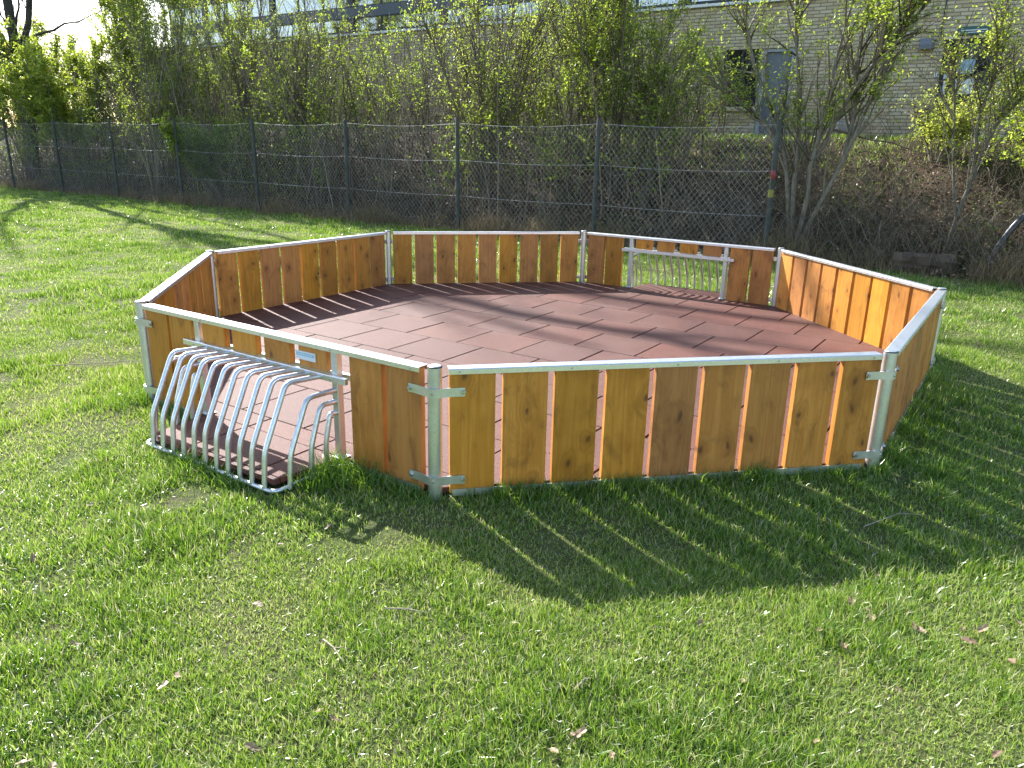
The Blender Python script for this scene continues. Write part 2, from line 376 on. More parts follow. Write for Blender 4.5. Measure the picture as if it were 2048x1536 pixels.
# ------------------------------------------------------------------ building
def build_building():
    WB = 5.7
    # local frame: x = along wall to the left (a), y = away from camera (b-WB), z up
    ox, oy = ab1(0, WB)
    root = empty('school_building', (ox, oy, 0), 0)
    root.matrix_world = Matrix(((FT[0], FN[0], 0, ox), (FT[1], FN[1], 0, oy), (0, 0, 1, 0), (0, 0, 0, 1)))
    tag(root, 'long pale yellow brick building with upper glazing band behind the hedge', 'building')
    def build(mb, name, mat, parent=root):
        # frame is left-handed (x left): flip faces
        mb.f = [list(reversed(f)) for f in mb.f]
        return mb.build(name, mat, parent)
    A0, A1, Z0, Z1 = -6.5, 26.8, TOP-.25, 4.52
    YG = 2.6; G0, G1, G2, G3 = 4.72, 5.50, 5.82, 6.46     # glazing set back: sill, band bottom, band top, upper band
    t = NT('mortar'); p = t.geo(); nz = t.noise(p, 60, 4)
    m_mortar = t.done(t.bsdf(Base_Color=t.mix(nz, (.20, .175, .14), (.32, .29, .235)), Roughness=.95))
    t = NT('yellow_brick'); isl = t.n('NewGeometry').outputs['Random Per Island']; rnd = t.n('ObjectInfo').outputs['Random']
    k = t.math('FRACT', t.math('ADD', t.math('MULTIPLY', isl, 13.7), t.math('MULTIPLY', rnd, 5.3)))
    c = t.ramp(k, [(0, (.46, .36, .20)), (.3, (.58, .47, .285)), (.7, (.64, .53, .34)), (1, (.70, .60, .41))])
    n1 = t.noise(t.geo(), 90, 4, .6); n2 = t.noise(t.geo(), .8, 4, .6)
    c = t.mix(t.math('MULTIPLY', n1, .35), c, (.36, .275, .155)); c = t.mix(t.n('MapRange', {0: n2, 1: .5, 2: .75, 3: 0, 4: .35}).outputs[0], c, (.22, .19, .13))
    m_brick = t.done(t.bsdf(Base_Color=c, Roughness=.9, Normal=t.bump(n1, .4, .004)))
    m_frame = simple('dark_window_frame', (.018, .022, .028), .45)
    m_grey = simple('grey_painted_metal', (.17, .18, .20), .5)
    m_white = simple('white_paint', (.75, .75, .74), .6, var=.06)
    m_fascia = simple('blue_grey_fascia', (.06, .075, .09), .4)
    t = NT('window_glass'); nz = t.noise(t.geo(), .7, 2)
    m_glass = t.done(t.bsdf(Base_Color=(.02, .026, .03), Roughness=.03, Specular_IOR_Level=1.0, IOR=2.6, Normal=t.bump(nz, .08, .05)))
    t = NT('dark_glass'); m_dglass = t.done(t.bsdf(Base_Color=(.012, .014, .018), Roughness=.06, Specular_IOR_Level=.5))
    m_inner = simple('dark_room', (.012, .012, .014), .9)
    opens = [(2.16, 2.95, 2.47, 3.66), (1.44, 2.12, TOP-.3, 3.64), (-2.14, -1.29, TOP-.3, 3.66)]   # window, grey door, dark glass door
    # mortar wall as boxes round the openings
    w = MB(); xs = sorted({A0, A1, *[o[0] for o in opens], *[o[1] for o in opens]})
    for x0, x1 in zip(xs[:-1], xs[1:]):
        mid = (x0+x1)/2; cut = [o for o in opens if o[0] < mid < o[1]]
        if not cut: w.box(x0, x1, 0, .35, Z0-.6, Z1)
        else:
            o = cut[0]; w.box(x0, x1, 0, .35, o[3], Z1)
            if o[2] > Z0: w.box(x0, x1, 0, .35, Z0-.6, o[2])
    wall = build(w, 'wall', m_mortar)
    # bricks, proud of the mortar
    BL, BH, PX, PZ, D = .228, .0545, .240, .0667, .009
    bricks = []
    nz_ = int((Z1-Z0)/PZ)
    for r_ in range(nz_):
        z = Z0+r_*PZ+.005; x = A0+(0.12 if r_ % 2 else 0)
        while x+BL < A1:
            x0, x1 = x, x+BL
            for o in opens:
                if o[2] < z+BH*.5 < o[3]:
                    if x0 < o[0] < x1: x1 = o[0]-.004
                    elif x0 < o[1] < x1: x0 = o[1]+.004
                    elif x0 >= o[0] and x1 <= o[1]: x0 = x1
            if x1-x0 > .03: bricks.append((x0, x1, z))
            x += PX
    def brick_box(mb, x0, x1, z):
        y = -D-random.uniform(-.0015, .002)
        c_ = .004
        v = [(x0,.002,z),(x1,.002,z),(x1,.002,z+BH),(x0,.002,z+BH),(x0+c_,y,z+c_),(x1-c_,y,z+c_),(x1-c_,y,z+BH-c_),(x0+c_,y,z+BH-c_)]
        mb.add(v, [(4,5,6,7),(0,1,5,4),(1,2,6,5),(2,3,7,6),(3,0,4,7)])
    near = [b for b in bricks if -2.6 < (b[0]+b[1])/2 < 1.4 and b[2] > 2.0 and abs((b[1]-b[0])-BL) < 1e-6]
    near.sort(key=lambda b: abs((b[0]+b[1])/2+.45)+abs(b[2]-3.0)*.8)
    near = set(near[:290])
    proto = MB(); brick_box(proto, -BL/2, BL/2, 0); proto.f = [list(reversed(f)) for f in proto.f]
    pm = proto.mesh('brick', m_brick); rest = MB()
    for b in bricks:
        if b in near: inst('brick', pm, wall, ((b[0]+b[1])/2, random.uniform(-.002, .0015), b[2]))
        else: brick_box(rest, *b)
    tag(build(rest, 'brickwork', m_brick, wall), kind='stuff')
    # sill line and glazing band above
    s_ = MB(); s_.box(A0, A1, -.10, .35, Z1, Z1+.055); build(s_, 'roof_edge', m_white)
    s_ = MB(); s_.box(A0, A1, -.06, .34, Z1+.0555, Z1+.12); build(s_, 'roof_trim', m_frame)
    b_ = MB(); b_.box(A0, A1, .351, YG+.3, Z1-.2, Z1+.03); build(b_, 'flat_roof', m_fascia)
    b_ = MB(); b_.box(A0, A1, YG-.02, YG+.3, G1, G2); build(b_, 'fascia_band', m_fascia)
    b_ = MB(); b_.box(A0, A1, YG-.03, YG+.3, G3, G3+.24); build(b_, 'fascia_band', m_fascia)
    b_ = MB(); b_.box(A0-.4, A1+.3, YG-.35, YG+6.0, G3+.241, G3+.40); build(b_, 'roof', m_fascia)
    b_ = MB(); b_.box(A0, A1, .352, YG+6.0, Z0, Z1-.21); build(b_, 'rear_volume', m_inner)
    b_ = MB(); b_.box(A0, A1, YG+.31, YG+6.0, Z1-.2, G3+.24); build(b_, 'upper_volume', m_inner)
    b_ = MB(); b_.box(A0, A1, YG-.02, YG+.3, Z1+.031, G0-.001); build(b_, 'kerb', m_fascia)
    bay = 3.9; x = 1.0-2*bay
    while x < A1-.3:
        x1 = min(x+bay, A1)
        x0_ = max(x, A0)
        if x1-x0_ > .6:
            mm = MB(); mm.box(x0_, x0_+.24, YG-.035, YG+.2, G0, G1-.001); mm.box(x0_, x0_+.24, YG-.035, YG+.2, G2+.001, G3-.001); build(mm, 'mullion', m_frame)
            for za, zb in ((G0+.004, G1-.005), (G2+.005, G3-.005)):
                npane = 3; wdt = (x1-x0_-.24)/npane
                for k_ in range(npane):
                    xa = x0_+.245+k_*wdt; xb = xa+wdt-.01
                    fr = MB(); e = .03; y0, y1 = YG, YG+.06
                    fr.box(xa, xb, y0, y1, za, za+e); fr.box(xa, xb, y0, y1, zb-e, zb); fr.box(xa, xa+e, y0, y1, za+e, zb-e); fr.box(xb-e, xb, y0, y1, za+e, zb-e)
                    fo = build(fr, 'window', m_frame)
                    g = MB(); g.box(xa+e, xb-e, YG+.025, YG+.035, za+e, zb-e); build(g, 'pane', m_glass, fo)
        x += bay
    # ground floor window
    o = opens[0]
    f_ = MB(); e = .06
    f_.box(o[0], o[1], .05, .14, o[2], o[2]+e); f_.box(o[0], o[1], .05, .14, o[3]-e, o[3]); f_.box(o[0], o[0]+e, .05, .14, o[2]+e, o[3]-e); f_.box(o[1]-e, o[1], .05, .14, o[2]+e, o[3]-e)
    xm = (o[0]+o[1])/2; f_.box(xm-.025, xm+.025, .05, .14, o[2]+e, o[3]-e)
    fo = build(f_, 'window', m_frame)
    g = MB(); g.box(o[0]+e, xm-.025, .09, .10, o[2]+e, o[3]-e); build(g, 'pane', m_dglass, fo)
    g = MB(); g.box(xm+.025, o[1]-e, .09, .10, o[2]+e, o[3]-e); build(g, 'pane', m_dglass, fo)
    g = MB(); g.box(xm-.3, xm-.05, .13, .14, o[2]+.1, o[2]+.62); build(g, 'curtain', m_white, fo)
    g = MB(); g.box(o[0]-.05, o[1]+.05, -.06, .05, o[2]-.07, o[2]-.001); build(g, 'sill', m_brick, fo)
    # grey door
    o = opens[1]; d = MB(); d.box(o[0]+.07, o[1]-.07, .10, .15, o[2], o[3]-.07); do = build(d, 'door', m_grey)
    f_ = MB(); f_.box(o[0], o[0]+.07, .04, .17, o[2], o[3]); f_.box(o[1]-.07, o[1], .04, .17, o[2], o[3]); f_.box(o[0]+.07, o[1]-.07, .04, .17, o[3]-.07, o[3]); build(f_, 'door_frame', simple('pale_grey_frame', (.42, .43, .45), .5), do)
    for za, zb in ((2.05, 2.75), (2.85, 3.5)):
        pn = MB(); pn.box(o[0]+.14, o[1]-.14, .085, .10, za, zb); build(pn, 'door_panel', m_grey, do)
    hd = MB(); hd.box(o[0]+.09, o[0]+.12, .05, .09, 2.78, 2.82); hd.box(o[0]+.09, o[0]+.2, .04, .055, 2.79, 2.81); build(hd, 'handle', M_BOLT, do)
    # dark glass door with notices
    o = opens[2]; f_ = MB()
    f_.box(o[0], o[0]+.08, .05, .16, o[2], o[3]); f_.box(o[1]-.08, o[1], .05, .16, o[2], o[3]); f_.box(o[0]+.08, o[1]-.08, .05, .16, o[3]-.08, o[3]); f_.box(o[0]+.08, o[1]-.08, .05, .16, 2.55, 2.64); f_.box(o[0]+.08, o[1]-.08, .06, .15, o[2], 2.1)
    f_.box(o[1]-.26, o[1]-.22, .05, .16, 2.64, o[3]-.08)
    do = build(f_, 'door', m_frame)
    g = MB(); g.box(o[0]+.08, o[1]-.26, .10, .11, 2.64, o[3]-.08); build(g, 'pane', m_dglass, do)
    g = MB(); g.box(o[1]-.22, o[1]-.08, .10, .11, 2.64, o[3]-.08); build(g, 'pane', m_dglass, do)
    g = MB(); g.box(o[0]+.08, o[1]-.08, .10, .11, 2.1, 2.55); build(g, 'pane', m_dglass, do)
    m_blue = simple('pale_blue_print', (.32, .47, .60), .6, var=.35, scale=18)
    for x0, x1, z0, z1, mt in ((-1.84, -1.53, 3.04, 3.29, m_blue), (-1.87, -1.56, 2.68, 2.95, m_white), (-1.455, -1.36, 2.95, 3.05, m_white), (-1.43, -1.375, 2.67, 2.92, m_white)):
        g = MB(); g.box(x0, x1, .045 if x0 > -1.5 else .085, .049 if x0 > -1.5 else .095, z0, z1); nt_ = build(g, 'notice', mt, do)
    # sign over the door, wall lamp, bell box, cable
    g = MB(); g.box(-2.0, -1.48, -.05, -.011, 3.70, 3.84); sg = build(g, 'sign', simple('dark_teal_sign', (.02, .10, .09), .4))
    g = MB(); g.box(-1.95, -1.53, -.054, -.0505, 3.765, 3.782); g.box(-1.9, -1.6, -.054, -.0505, 3.73, 3.742); build(g, 'lettering', m_white, sg)
    g = MB(); v = [(-1.13,-.01,3.50),(-.86,-.01,3.50),(-.86,-.01,3.68),(-1.13,-.01,3.68),(-1.10,-.19,3.47),(-.89,-.19,3.47),(-.89,-.20,3.55),(-1.10,-.20,3.55)]
    g.add(v, [(3,2,1,0),(4,5,6,7),(0,1,5,4),(1,2,6,5),(2,3,7,6),(3,0,4,7)]); build(g, 'wall_lamp', m_grey)
    g = MB(); g.box(-1.26, -1.20, -.04, -.011, 2.98, 3.06); build(g, 'bell_box', m_white)
    g = MB(); g.tube([(-1.2, -.022, 3.68), (-1.2, -.022, 4.5)], .012, 6); build(g, 'cable', M_BLACK)
build_building()

def build_far_house():
    root = empty('far_house', (-31, 28, 1.2), R(28)); tag(root, 'distant grey roofed house at the far left behind the bushes', 'house')
    m_w = simple('pale_render', (.45, .43, .40), .8); m_r = simple('grey_roof', (.14, .14, .15), .7, scale=4)
    b = MB(); b.box(-6, 6, -4, 4, -1.5, 3.2); b.add([(-6,-4,3.2),(-6,4,3.2),(-6,0,5.6)], [(0,2,1)]); b.add([(6,-4,3.2),(6,4,3.2),(6,0,5.6)], [(0,1,2)]); w = b.build('wall', m_w, root)
    b = MB(); b.add([(-6.4,-4.5,2.95),(6.4,-4.5,2.95),(6.4,0,5.72),(-6.4,0,5.72),(-6.4,4.5,2.95),(6.4,4.5,2.95)], [(0,1,2,3),(3,2,5,4)])
    b.add([(-6.4,-4.5,2.85),(6.4,-4.5,2.85),(6.4,0,5.62),(-6.4,0,5.62),(-6.4,4.5,2.85),(6.4,4.5,2.85)], [(3,2,1,0),(4,5,2,3)]); b.build('roof', m_r, root)
    m_g = simple('far_glass', (.03, .035, .04), .1)
    for x in (-4, -1.3, 1.3, 4):
        b = MB(); b.box(x-.55, x+.55, -4.03, -3.98, 1.2, 2.4); f = b.build('window', simple('white_frame', (.7, .7, .7), .5), root)
        b = MB(); b.box(x-.46, x+.46, -4.04, -4.031, 1.29, 2.31); b.build('pane', m_g, f)
build_far_house()

# ------------------------------------------------------------------ rubber floor
GOALS = {7: (.565, 1.675), 3: (.565, 1.675)}       # edge index -> upright positions along the edge
def edge_frame(i):
    a, b = V[i], V[(i+1) % 8]; t = (b-a).normalized(); n = Vector((t.y, -t.x, 0)); return a, t, n
def clip(poly, a, n):
    out = []
    for k in range(len(poly)):
        p, q = poly[k], poly[(k+1) % len(poly)]
        dp = (p-a).dot(n); dq = (q-a).dot(n)
        if dp <= 0: out.append(p)
        if (dp < 0 < dq) or (dq < 0 < dp): out.append(p+(q-p)*(dp/(dp-dq)))
    return out
def poly_area(p): return abs(sum(p[k].x*p[(k+1) % len(p)].y-p[(k+1) % len(p)].x*p[k].y for k in range(len(p))))/2
def prism(mb, poly, z0, z1, ch):
    c = sum(poly, Vector((0,0,0)))/len(poly); n = len(poly)
    if sum(poly[k].x*poly[(k+1) % n].y-poly[(k+1) % n].x*poly[k].y for k in range(n)) < 0: poly = poly[::-1]
    inn = [p+(c-p).normalized()*ch*1.4 for p in poly]
    v = [(p.x, p.y, z0) for p in poly]+[(p.x, p.y, z1-ch) for p in poly]+[(p.x, p.y, z1) for p in inn]
    f = [tuple(range(2*n, 3*n))]
    for k in range(n):
        j = (k+1) % n; f += [(k, j, n+j, n+k), (n+k, n+j, 2*n+j, 2*n+k)]
    mb.add(v, f)
def build_floor():
    regions = []
    oct_ = [v-v.normalized()*.005 for v in V]
    regions.append(oct_)
    for i, (s0, s1) in GOALS.items():
        a, t, n = edge_frame(i)
        regions.append([a+t*(s0+.0)+n*.0, a+t*(s0+.05)+n*.385, a+t*(s1-.05)+n*.385, a+t*(s1-.0)+n*.0])
    b = MB()
    for r_ in regions: b.add([(p.x, p.y, .006 if r_ is oct_ else .004) for p in r_], [tuple(range(len(r_)))] if r_ is oct_ else [tuple(range(len(r_)))[::-1]])
    base = b.build('rubber_floor', M_RUBBASE); tag(base, kind='structure')
    u = Vector((math.cos(R(-32.69)), math.sin(R(-32.69)), 0)); w = Vector((-u.y, u.x, 0))
    TU, TW = .540, .522
    for k in range(-8, 8):
        for j in range(-9, 9):
            u0 = -.492+.27*(k % 2)+TU*j; w0 = .002+TW*k-TW
            g1, g2 = .0045, .0040
            jit = random.uniform(-.0015, .0015)
            c4 = [u*(u0+g1+jit)+w*(w0+g2), u*(u0+TU-g1+jit)+w*(w0+g2), u*(u0+TU-g1+jit)+w*(w0+TW-g2), u*(u0+g1+jit)+w*(w0+TW-g2)]
            for reg in regions:
                p = c4; cen = sum(reg, Vector((0,0,0)))/len(reg)
                for e in range(len(reg)):
                    a, q_ = reg[e], reg[(e+1) % len(reg)]; d = (q_-a).normalized(); n = Vector((d.y, -d.x, 0))
                    if (cen-a).dot(n) > 0: n = -n
                    p = clip(p, a, n)
                    if len(p) < 3: break
                if len(p) < 3 or poly_area(p) < .004: continue
                mb = MB(); prism(mb, p, .008, FLOOR_Z+random.uniform(-.0012, .0012), .003)
                mb.build('rubber_tile', M_RUB, base)
build_floor()

# ------------------------------------------------------------------ the wooden pit
pit = empty('ball_pit')
tag(pit, 'octagonal ball court fenced with orange stained planks and galvanised posts', 'ball court')
PW, PT, PITCH, S_FIRST = .212, .038, .2455, .068
plank_me = bevel_box_mesh('plank', M_WOOD, PW, PT, .012, H-.012, .0025)
SHORT_Z0 = .485
short_me = bevel_box_mesh('short_plank', M_WOOD, .200, PT, SHORT_Z0, H-.012, .0025)

def frame_matrix(i):
    a, t, n = edge_frame(i)      # local x along the edge, local y = inward, z up (right-handed)
    return Matrix(((t.x, -n.x, 0, a.x), (t.y, -n.y, 0, a.y), (0, 0, 1, 0), (0, 0, 0, 1)))
def put(o, mat): o.parent = pit; o.matrix_local = mat; return o
def L(i, x, y=0, z=0, rz=0, rx=0): return frame_matrix(i) @ Matrix.Translation((x, y, z)) @ Matrix.Rotation(rz, 4, 'Z') @ Matrix.Rotation(rx, 4, 'X')

def smooth_path(pts, rad, n=5):
    """round the corners of a polyline"""
    pts = [Vector(p) for p in pts]; out = [pts[0]]
    for k in range(1, len(pts)-1):
        a, b, c = pts[k-1], pts[k], pts[k+1]
        r_ = min(rad, (a-b).length*.48, (c-b).length*.48)
        p0 = b+(a-b).normalized()*r_; p1 = b+(c-b).normalized()*r_
        for j in range(n+1):
            s = j/n; out.append(p0*(1-s)**2+b*2*s*(1-s)+p1*s*s)
    out.append(pts[-1]); return out

def rail_mesh(length):
    # U channel cap, open downwards, with lips on both sides
    mb = MB(); w, h_, th = .033, .026, .003
    prof = [(-w, 0), (-w, h_-.004), (-w+.004, h_), (w-.004, h_), (w, h_-.004), (w, 0), (w-th, 0), (w-th, h_-th), (-w+th, h_-th), (-w+th, 0)]
    n = len(prof)
    v = [(0, p[0], p[1]) for p in prof]+[(length, p[0], p[1]) for p in prof]
    f = [(k, k+n, (k+1) % n+n, (k+1) % n) for k in range(n)]
    for q0, q1, q2, q3 in ((0, 1, 8, 9), (1, 2, 3, 8), (3, 4, 7, 8), (4, 5, 6, 7)):
        f.append((q3, q2, q1, q0)); f.append((q0+n, q1+n, q2+n, q3+n))
    f = [tuple(reversed(x)) for x in f]
    mb.add(v, f); return mb
scr = MB(); scr.tube([(0, 0, 0), (0, -.003, 0)], [.0055, .004], 8); screw_me = scr.mesh('screw', M_BOLT)

for i in range(8):
    goal = GOALS.get(i)
    jr = random.Random(100+i)
    def plank(x, me):
        o = bpy.data.objects.new('plank', me); link(o)
        put(o, L(i, x+jr.uniform(-.003, .003), jr.uniform(-.002, .002), jr.uniform(-.004, .002), jr.uniform(-.01, .01)))
        o.scale = (jr.uniform(.985, 1.0), 1, 1)
    if not goal:
        for k in range(9): plank(S_FIRST+PW/2+k*PITCH, plank_me)
    else:
        for x in (S_FIRST+PW/2, S_FIRST+PW/2+PITCH-.005, SIDE-S_FIRST-PW/2-PITCH+.005, SIDE-S_FIRST-PW/2): plank(x, plank_me)
        s0, s1 = goal; inner = s1-s0-.05
        for k in range(4): plank(s0+.025+.02+inner/4*(k+.5)-.02, short_me)
    rl = rail_mesh(SIDE-2*.062).build('top_rail', M_ALU); put(rl, L(i, .062, 0, H-.0255))
    for k in range(5):
        for sy in (-1, 1):
            s = inst('screw', screw_me, rl, (.05+k*(SIDE-.224)/4, sy*.0332, .011), (0, 0, 0 if sy < 0 else math.pi))
    for seg in ([(.075, SIDE-.075)] if not goal else [(.075, goal[0]-.03), (goal[1]+.03, SIDE-.075)]):
        mb = MB(); mb.box(seg[0], seg[1], -PT/2-.007, -PT/2-.003, .0, .035); mb.box(seg[0], seg[1], -PT/2-.0029, PT/2, .0, .006)
        put(mb.build('bottom_rail', M_GALV), L(i, 0))

# posts with straps and bolts
def rounded_strap(z):
    # in the post frame: local y = inward bisector; panels leave at +-67.5 deg from it
    ca, sa = math.cos(R(22.5)), math.sin(R(22.5))
    def pt(s, out, side): return Vector((side*(s*ca+out*-sa*-1), s*sa-out*ca, 0))
    left = [pt(.135, PT/2+.004, -1), pt(.075, PT/2+.004, -1)]
    right = [pt(.075, PT/2+.004, 1), pt(.135, PT/2+.004, 1)]
    arc = [Vector((math.sin(a_)*.0375, -math.cos(a_)*.0375, 0)) for a_ in (R(-35), R(-18), 0, R(18), R(35))]
    path = smooth_path([left[0], left[1], arc[0]], .03)[:-1]+arc+smooth_path([arc[-1], right[0], right[1]], .03)[1:]
    th = .005; hh = .021; v = []; f = []
    n = len(path)
    for k, p in enumerate(path):
        t = (path[min(k+1, n-1)]-path[max(k-1, 0)]).normalized(); o_ = Vector((t.y, -t.x, 0))
        for d, zz in ((0, -hh), (th, -hh), (th, hh), (0, hh)): v.append(p+o_*d+Vector((0, 0, z+zz)))
    for k in range(n-1):
        for c in range(4): f.append((k*4+c, k*4+(c+1) % 4, (k+1)*4+(c+1) % 4, (k+1)*4+c))
    f += [(3, 2, 1, 0), tuple((n-1)*4+c for c in range(4))]
    return v, f, left[0]*.85+left[1]*.15, right[1]*.85+right[0]*.15
for i in range(8):
    # post frame: y axis points to the centre
    yv = (-V[i]).normalized(); xv = Vector((yv.y, -yv.x, 0))
    fm = Matrix(((xv.x, yv.x, 0, V[i].x), (xv.y, yv.y, 0, V[i].y), (0, 0, 1, 0), (0, 0, 0, 1)))
    mb = MB(); mb.tube([(0, 0, -.15), (0, 0, H+.004)], .033, 24)
    tilt = Matrix.Rotation(R(random.uniform(-.25, .25)), 4, 'X') @ Matrix.Rotation(R(random.uniform(-.25, .25)), 4, 'Y')
    post = put(mb.build('post', M_GALV), fm @ tilt)
    cp = MB(); cp.tube([(0, 0, H+.0045), (0, 0, H+.007), (0, 0, H+.010)], [.0345, .0345, .031], 24); cp.build('post_cap', M_BLACK, post)
    cp = MB(); cp.tube([(0, 0, H+.0101), (0, 0, H+.0125)], [.0295, .026], 20); cp.build('cap_disc', M_GALV, post)
    for z in (.515, .085):
        v, f, b0, b1 = rounded_strap(z)
        mb = MB(); mb.add(v, f); st = mb.build('bracket', M_GALV, post)
        for bp, sd in ((b0, -1), (b1, 1), (Vector((0, -.0375, 0)), 0)):
            nn = Vector((sd*.3827, -.9239, 0)) if sd else Vector((0, -1, 0))
            mb = MB(); r_ = .011 if sd else .006
            c = bp+Vector((0, 0, z))+nn*.004
            mb.tube([c, c+nn*.003, c+nn*.0031, c+nn*(.010 if sd else .004)], [r_*1.25, r_*1.25, r_, r_*.8], 6 if sd else 8, smooth=False); mb.build('bolt', M_BOLT, post)

# goals
bar_r = .0138
for i, (s0, s1) in GOALS.items():
    for s in (s0, s1):
        up = bevel_box_mesh('upright', M_GALV, .042, .040, 0, H-.026, .004); o = bpy.data.objects.new('goal_upright', up); link(o); put(o, L(i, s))
        mb = MB(); mb.box(-.036, .036, -.034, .034, FLOOR_Z+.004, FLOOR_Z+.009); mb.build('foot_plate', M_GALV, o)
    cb = None
    for side, y in (('out', -.0345), ('in', .0345)):
        me = bevel_box_mesh('crossbar', M_ALU, s1-s0+.20, .022, -.016, .016, .002); o = bpy.data.objects.new('crossbar', me); link(o); put(o, L(i, (s0+s1)/2, y, .466))
        for sx in (-1, 1):
            mb = MB(); yy = -.0112 if side == 'out' else .0112; yn = -.004 if side == 'out' else .004
            mb.tube([(sx*(s1-s0)/2, yy, 0), (sx*(s1-s0)/2, yy+yn, 0)], [.007, .005], 8, smooth=False); mb.build('bolt', M_BOLT, o)
        if side == 'out': cb = o
    # foot rail round the cage
    fr = MB(); fr.tube(smooth_path([(s0+.02, -.02, -.006), (s0+.02, -.415, -.014), (s1-.02, -.415, -.014), (s1-.02, -.02, -.006)], .05), .012, 8)
    cage = put(fr.build('goal_cage', M_GALV), L(i, 0))
    nb = 11
    for k in range(nb):
        x = .690+(1.605-.690)*k/(nb-1)-.02
        path = smooth_path([(x, -.045, .462), (x, -.245, .478), (x, -.398, .168), (x, -.415, -.016)], .038, 5)
        mb = MB(); mb.tube(path, bar_r, 10); mb.build('bar', M_GALV, cage)
    for s, sg in ((s0, 1), (s1, -1)):
        for (reach, z) in ((.335, .402), (.200, .343), (.100, .284)):
            x = s+sg*.0
            path = smooth_path([(x, -.02, z), (x, -reach*.60, z+.006), (x, -reach*.955, .155), (x, -reach, -.016)], .038, 5)
            mb = MB(); mb.tube(path, bar_r, 10); mb.build('bar', M_GALV, cage)

# maker's plate on a short plank of the near goal
m_pw = simple('plate_white', (.62, .66, .68), .4, var=.05); m_pb = simple('plate_blue', (.22, .42, .58), .4, var=.2, scale=30)
mb = MB(); mb.box(-.073, .073, -.003, 0, -.022, .022); pl = mb.build('name_plate', m_pw); put(pl, L(7, 1.475, -PT/2-.0005, .545))
mb = MB(); mb.box(-.064, .064, -.0036, -.0031, -.002, .014); mb.build('blue_field', m_pb, pl)
mb = MB()
for k in range(9): mb.box(-.056+k*.0125, -.047+k*.0125, -.0042, -.0037, .003, .009)
mb.build('lettering', m_pw, pl)

# ------------------------------------------------------------------ chain link fence
def build_fence():
    ox, oy = ab1(0, 0)
    root = empty('chain_link_fence', (ox, oy, 0), FANG)       # local x = along the fence to the left
    tag(root, 'tall grey chain link fence with dark posts along the hedge', 'fence')
    m_post = bark_mat('weathered_post', (.030, .034, .030), (.085, .090, .080), 22)
    m_wire = metal_mat('fence_wire', (.42, .42, .41), .62, 20, .2, .3)
    SP = 2.91; HF = 1.97; NP = 9; A1 = SP*(NP-1)+1.6
    def sag(a, z): return z-.055*np.sin(np.pi*((a/SP) % 1.0))**1.0*(z/HF)
    bow = lambda a: .02*np.sin(a*1.7)
    for k in range(NP):
        lean = random.uniform(-.025, .025)
        hh = HF+.05+random.uniform(-.02, .04)
        mb = MB(); mb.tube([(k*SP+.0, .0, -.2), (k*SP+lean*.5, 0, hh*.5), (k*SP+lean, 0, hh-.02), (k*SP+lean, 0, hh)], [.040, .038, .036, .030], 8)
        p = mb.build('post', m_post, root)
        if k == 0:
            mb = MB(); mb.tube([(-.025, .052, 1.19), (-.02, .056, 1.25), (-.015, .05, 1.31)], [.02, .045, .03], 8); mb.build('tag', simple('red_plastic', (.22, .025, .03), .5), p)
            mb = MB(); mb.tube([(0, 0, .93), (0, 0, 1.04)], .0415, 10); mb.build('band', simple('yellow_tape', (.20, .19, .03), .6), p)
    # diagonal wires
    dz, K = .094, 14
    starts = np.arange(-HF, A1+HF, dz)
    Ps = []
    for sgn in (1, -1):
        zz = np.linspace(.03, HF-.03, K)
        a = starts[:, None]+(zz[None]*sgn*.86 if sgn > 0 else (zz[None]*-.86+HF*.0))
        z = np.broadcast_to(zz, a.shape)
        ac = np.clip(a, 0.0, A1)
        ok = (a > -.02) & (a < A1+.02)
        for row in range(len(starts)):
            g = np.where(ok[row])[0]
            if len(g) < 3: continue
            idx = np.round(np.linspace(g[0], g[-1], K)).astype(int)
            aa_ = np.interp(np.linspace(g[0], g[-1], K), np.arange(K), ac[row]); zz_ = np.interp(np.linspace(g[0], g[-1], K), np.arange(K), zz)
            Ps.append(np.column_stack([aa_, -.045+.0025*sgn+bow(aa_)*(zz_ > .1)+rng.normal(0, .0015, K), sag(aa_, zz_)]))
    P = np.array(Ps); Vv, qq, _ = tubes_np(P, np.full(P.shape[:2], .0017), 3)
    tag(inst('wire_netting', np_mesh('wire_netting', Vv, quads=qq, mat=m_wire), root), kind='stuff')
    for z in (HF-.02, HF*.66, HF*.33):
        a = np.linspace(-.02, A1, 120); mb = MB()
        zz_ = sag(np.maximum(a, 0), np.full_like(a, z)); mb.tube([(x, -.053, y) for x, y in zip(a, zz_)], .0028, 4)
        mb.build('line_wire', m_wire, root)
build_fence()

# ------------------------------------------------------------------ woody plants
def grow(parents, n, t_rng, length, spread, up=.3, K=5, curve=.25, bias=None):
    """children polylines growing off parent polylines (N,K,3)"""
    N, Kp, _ = parents.shape
    idx = rng.integers(0, N, n); t = rng.uniform(t_rng[0], t_rng[1], n)*(Kp-1)
    k0 = np.clip(np.floor(t).astype(int), 0, Kp-2); f = (t-k0)[:, None]
    a = parents[idx, k0]; b = parents[idx, k0+1]; st = a*(1-f)+b*f; tan = unit(b-a)
    d = unit(tan+rng.normal(size=(n, 3))*spread+np.array([0, 0, up])+(0 if bias is None else np.asarray(bias)))
    ln = rng.uniform(length[0], length[1], n)*(1-.45*(t/(Kp-1)))
    s = np.linspace(0, 1, K)[None, :, None]
    bend = rng.normal(size=(n, 1, 3))*curve+np.array([0, 0, up*.4])
    P = st[:, None]+(d[:, None]*s+bend*s*s*.5+rng.normal(size=(n, K, 3))*.02*s)*ln[:, None, None]
    return P, idx
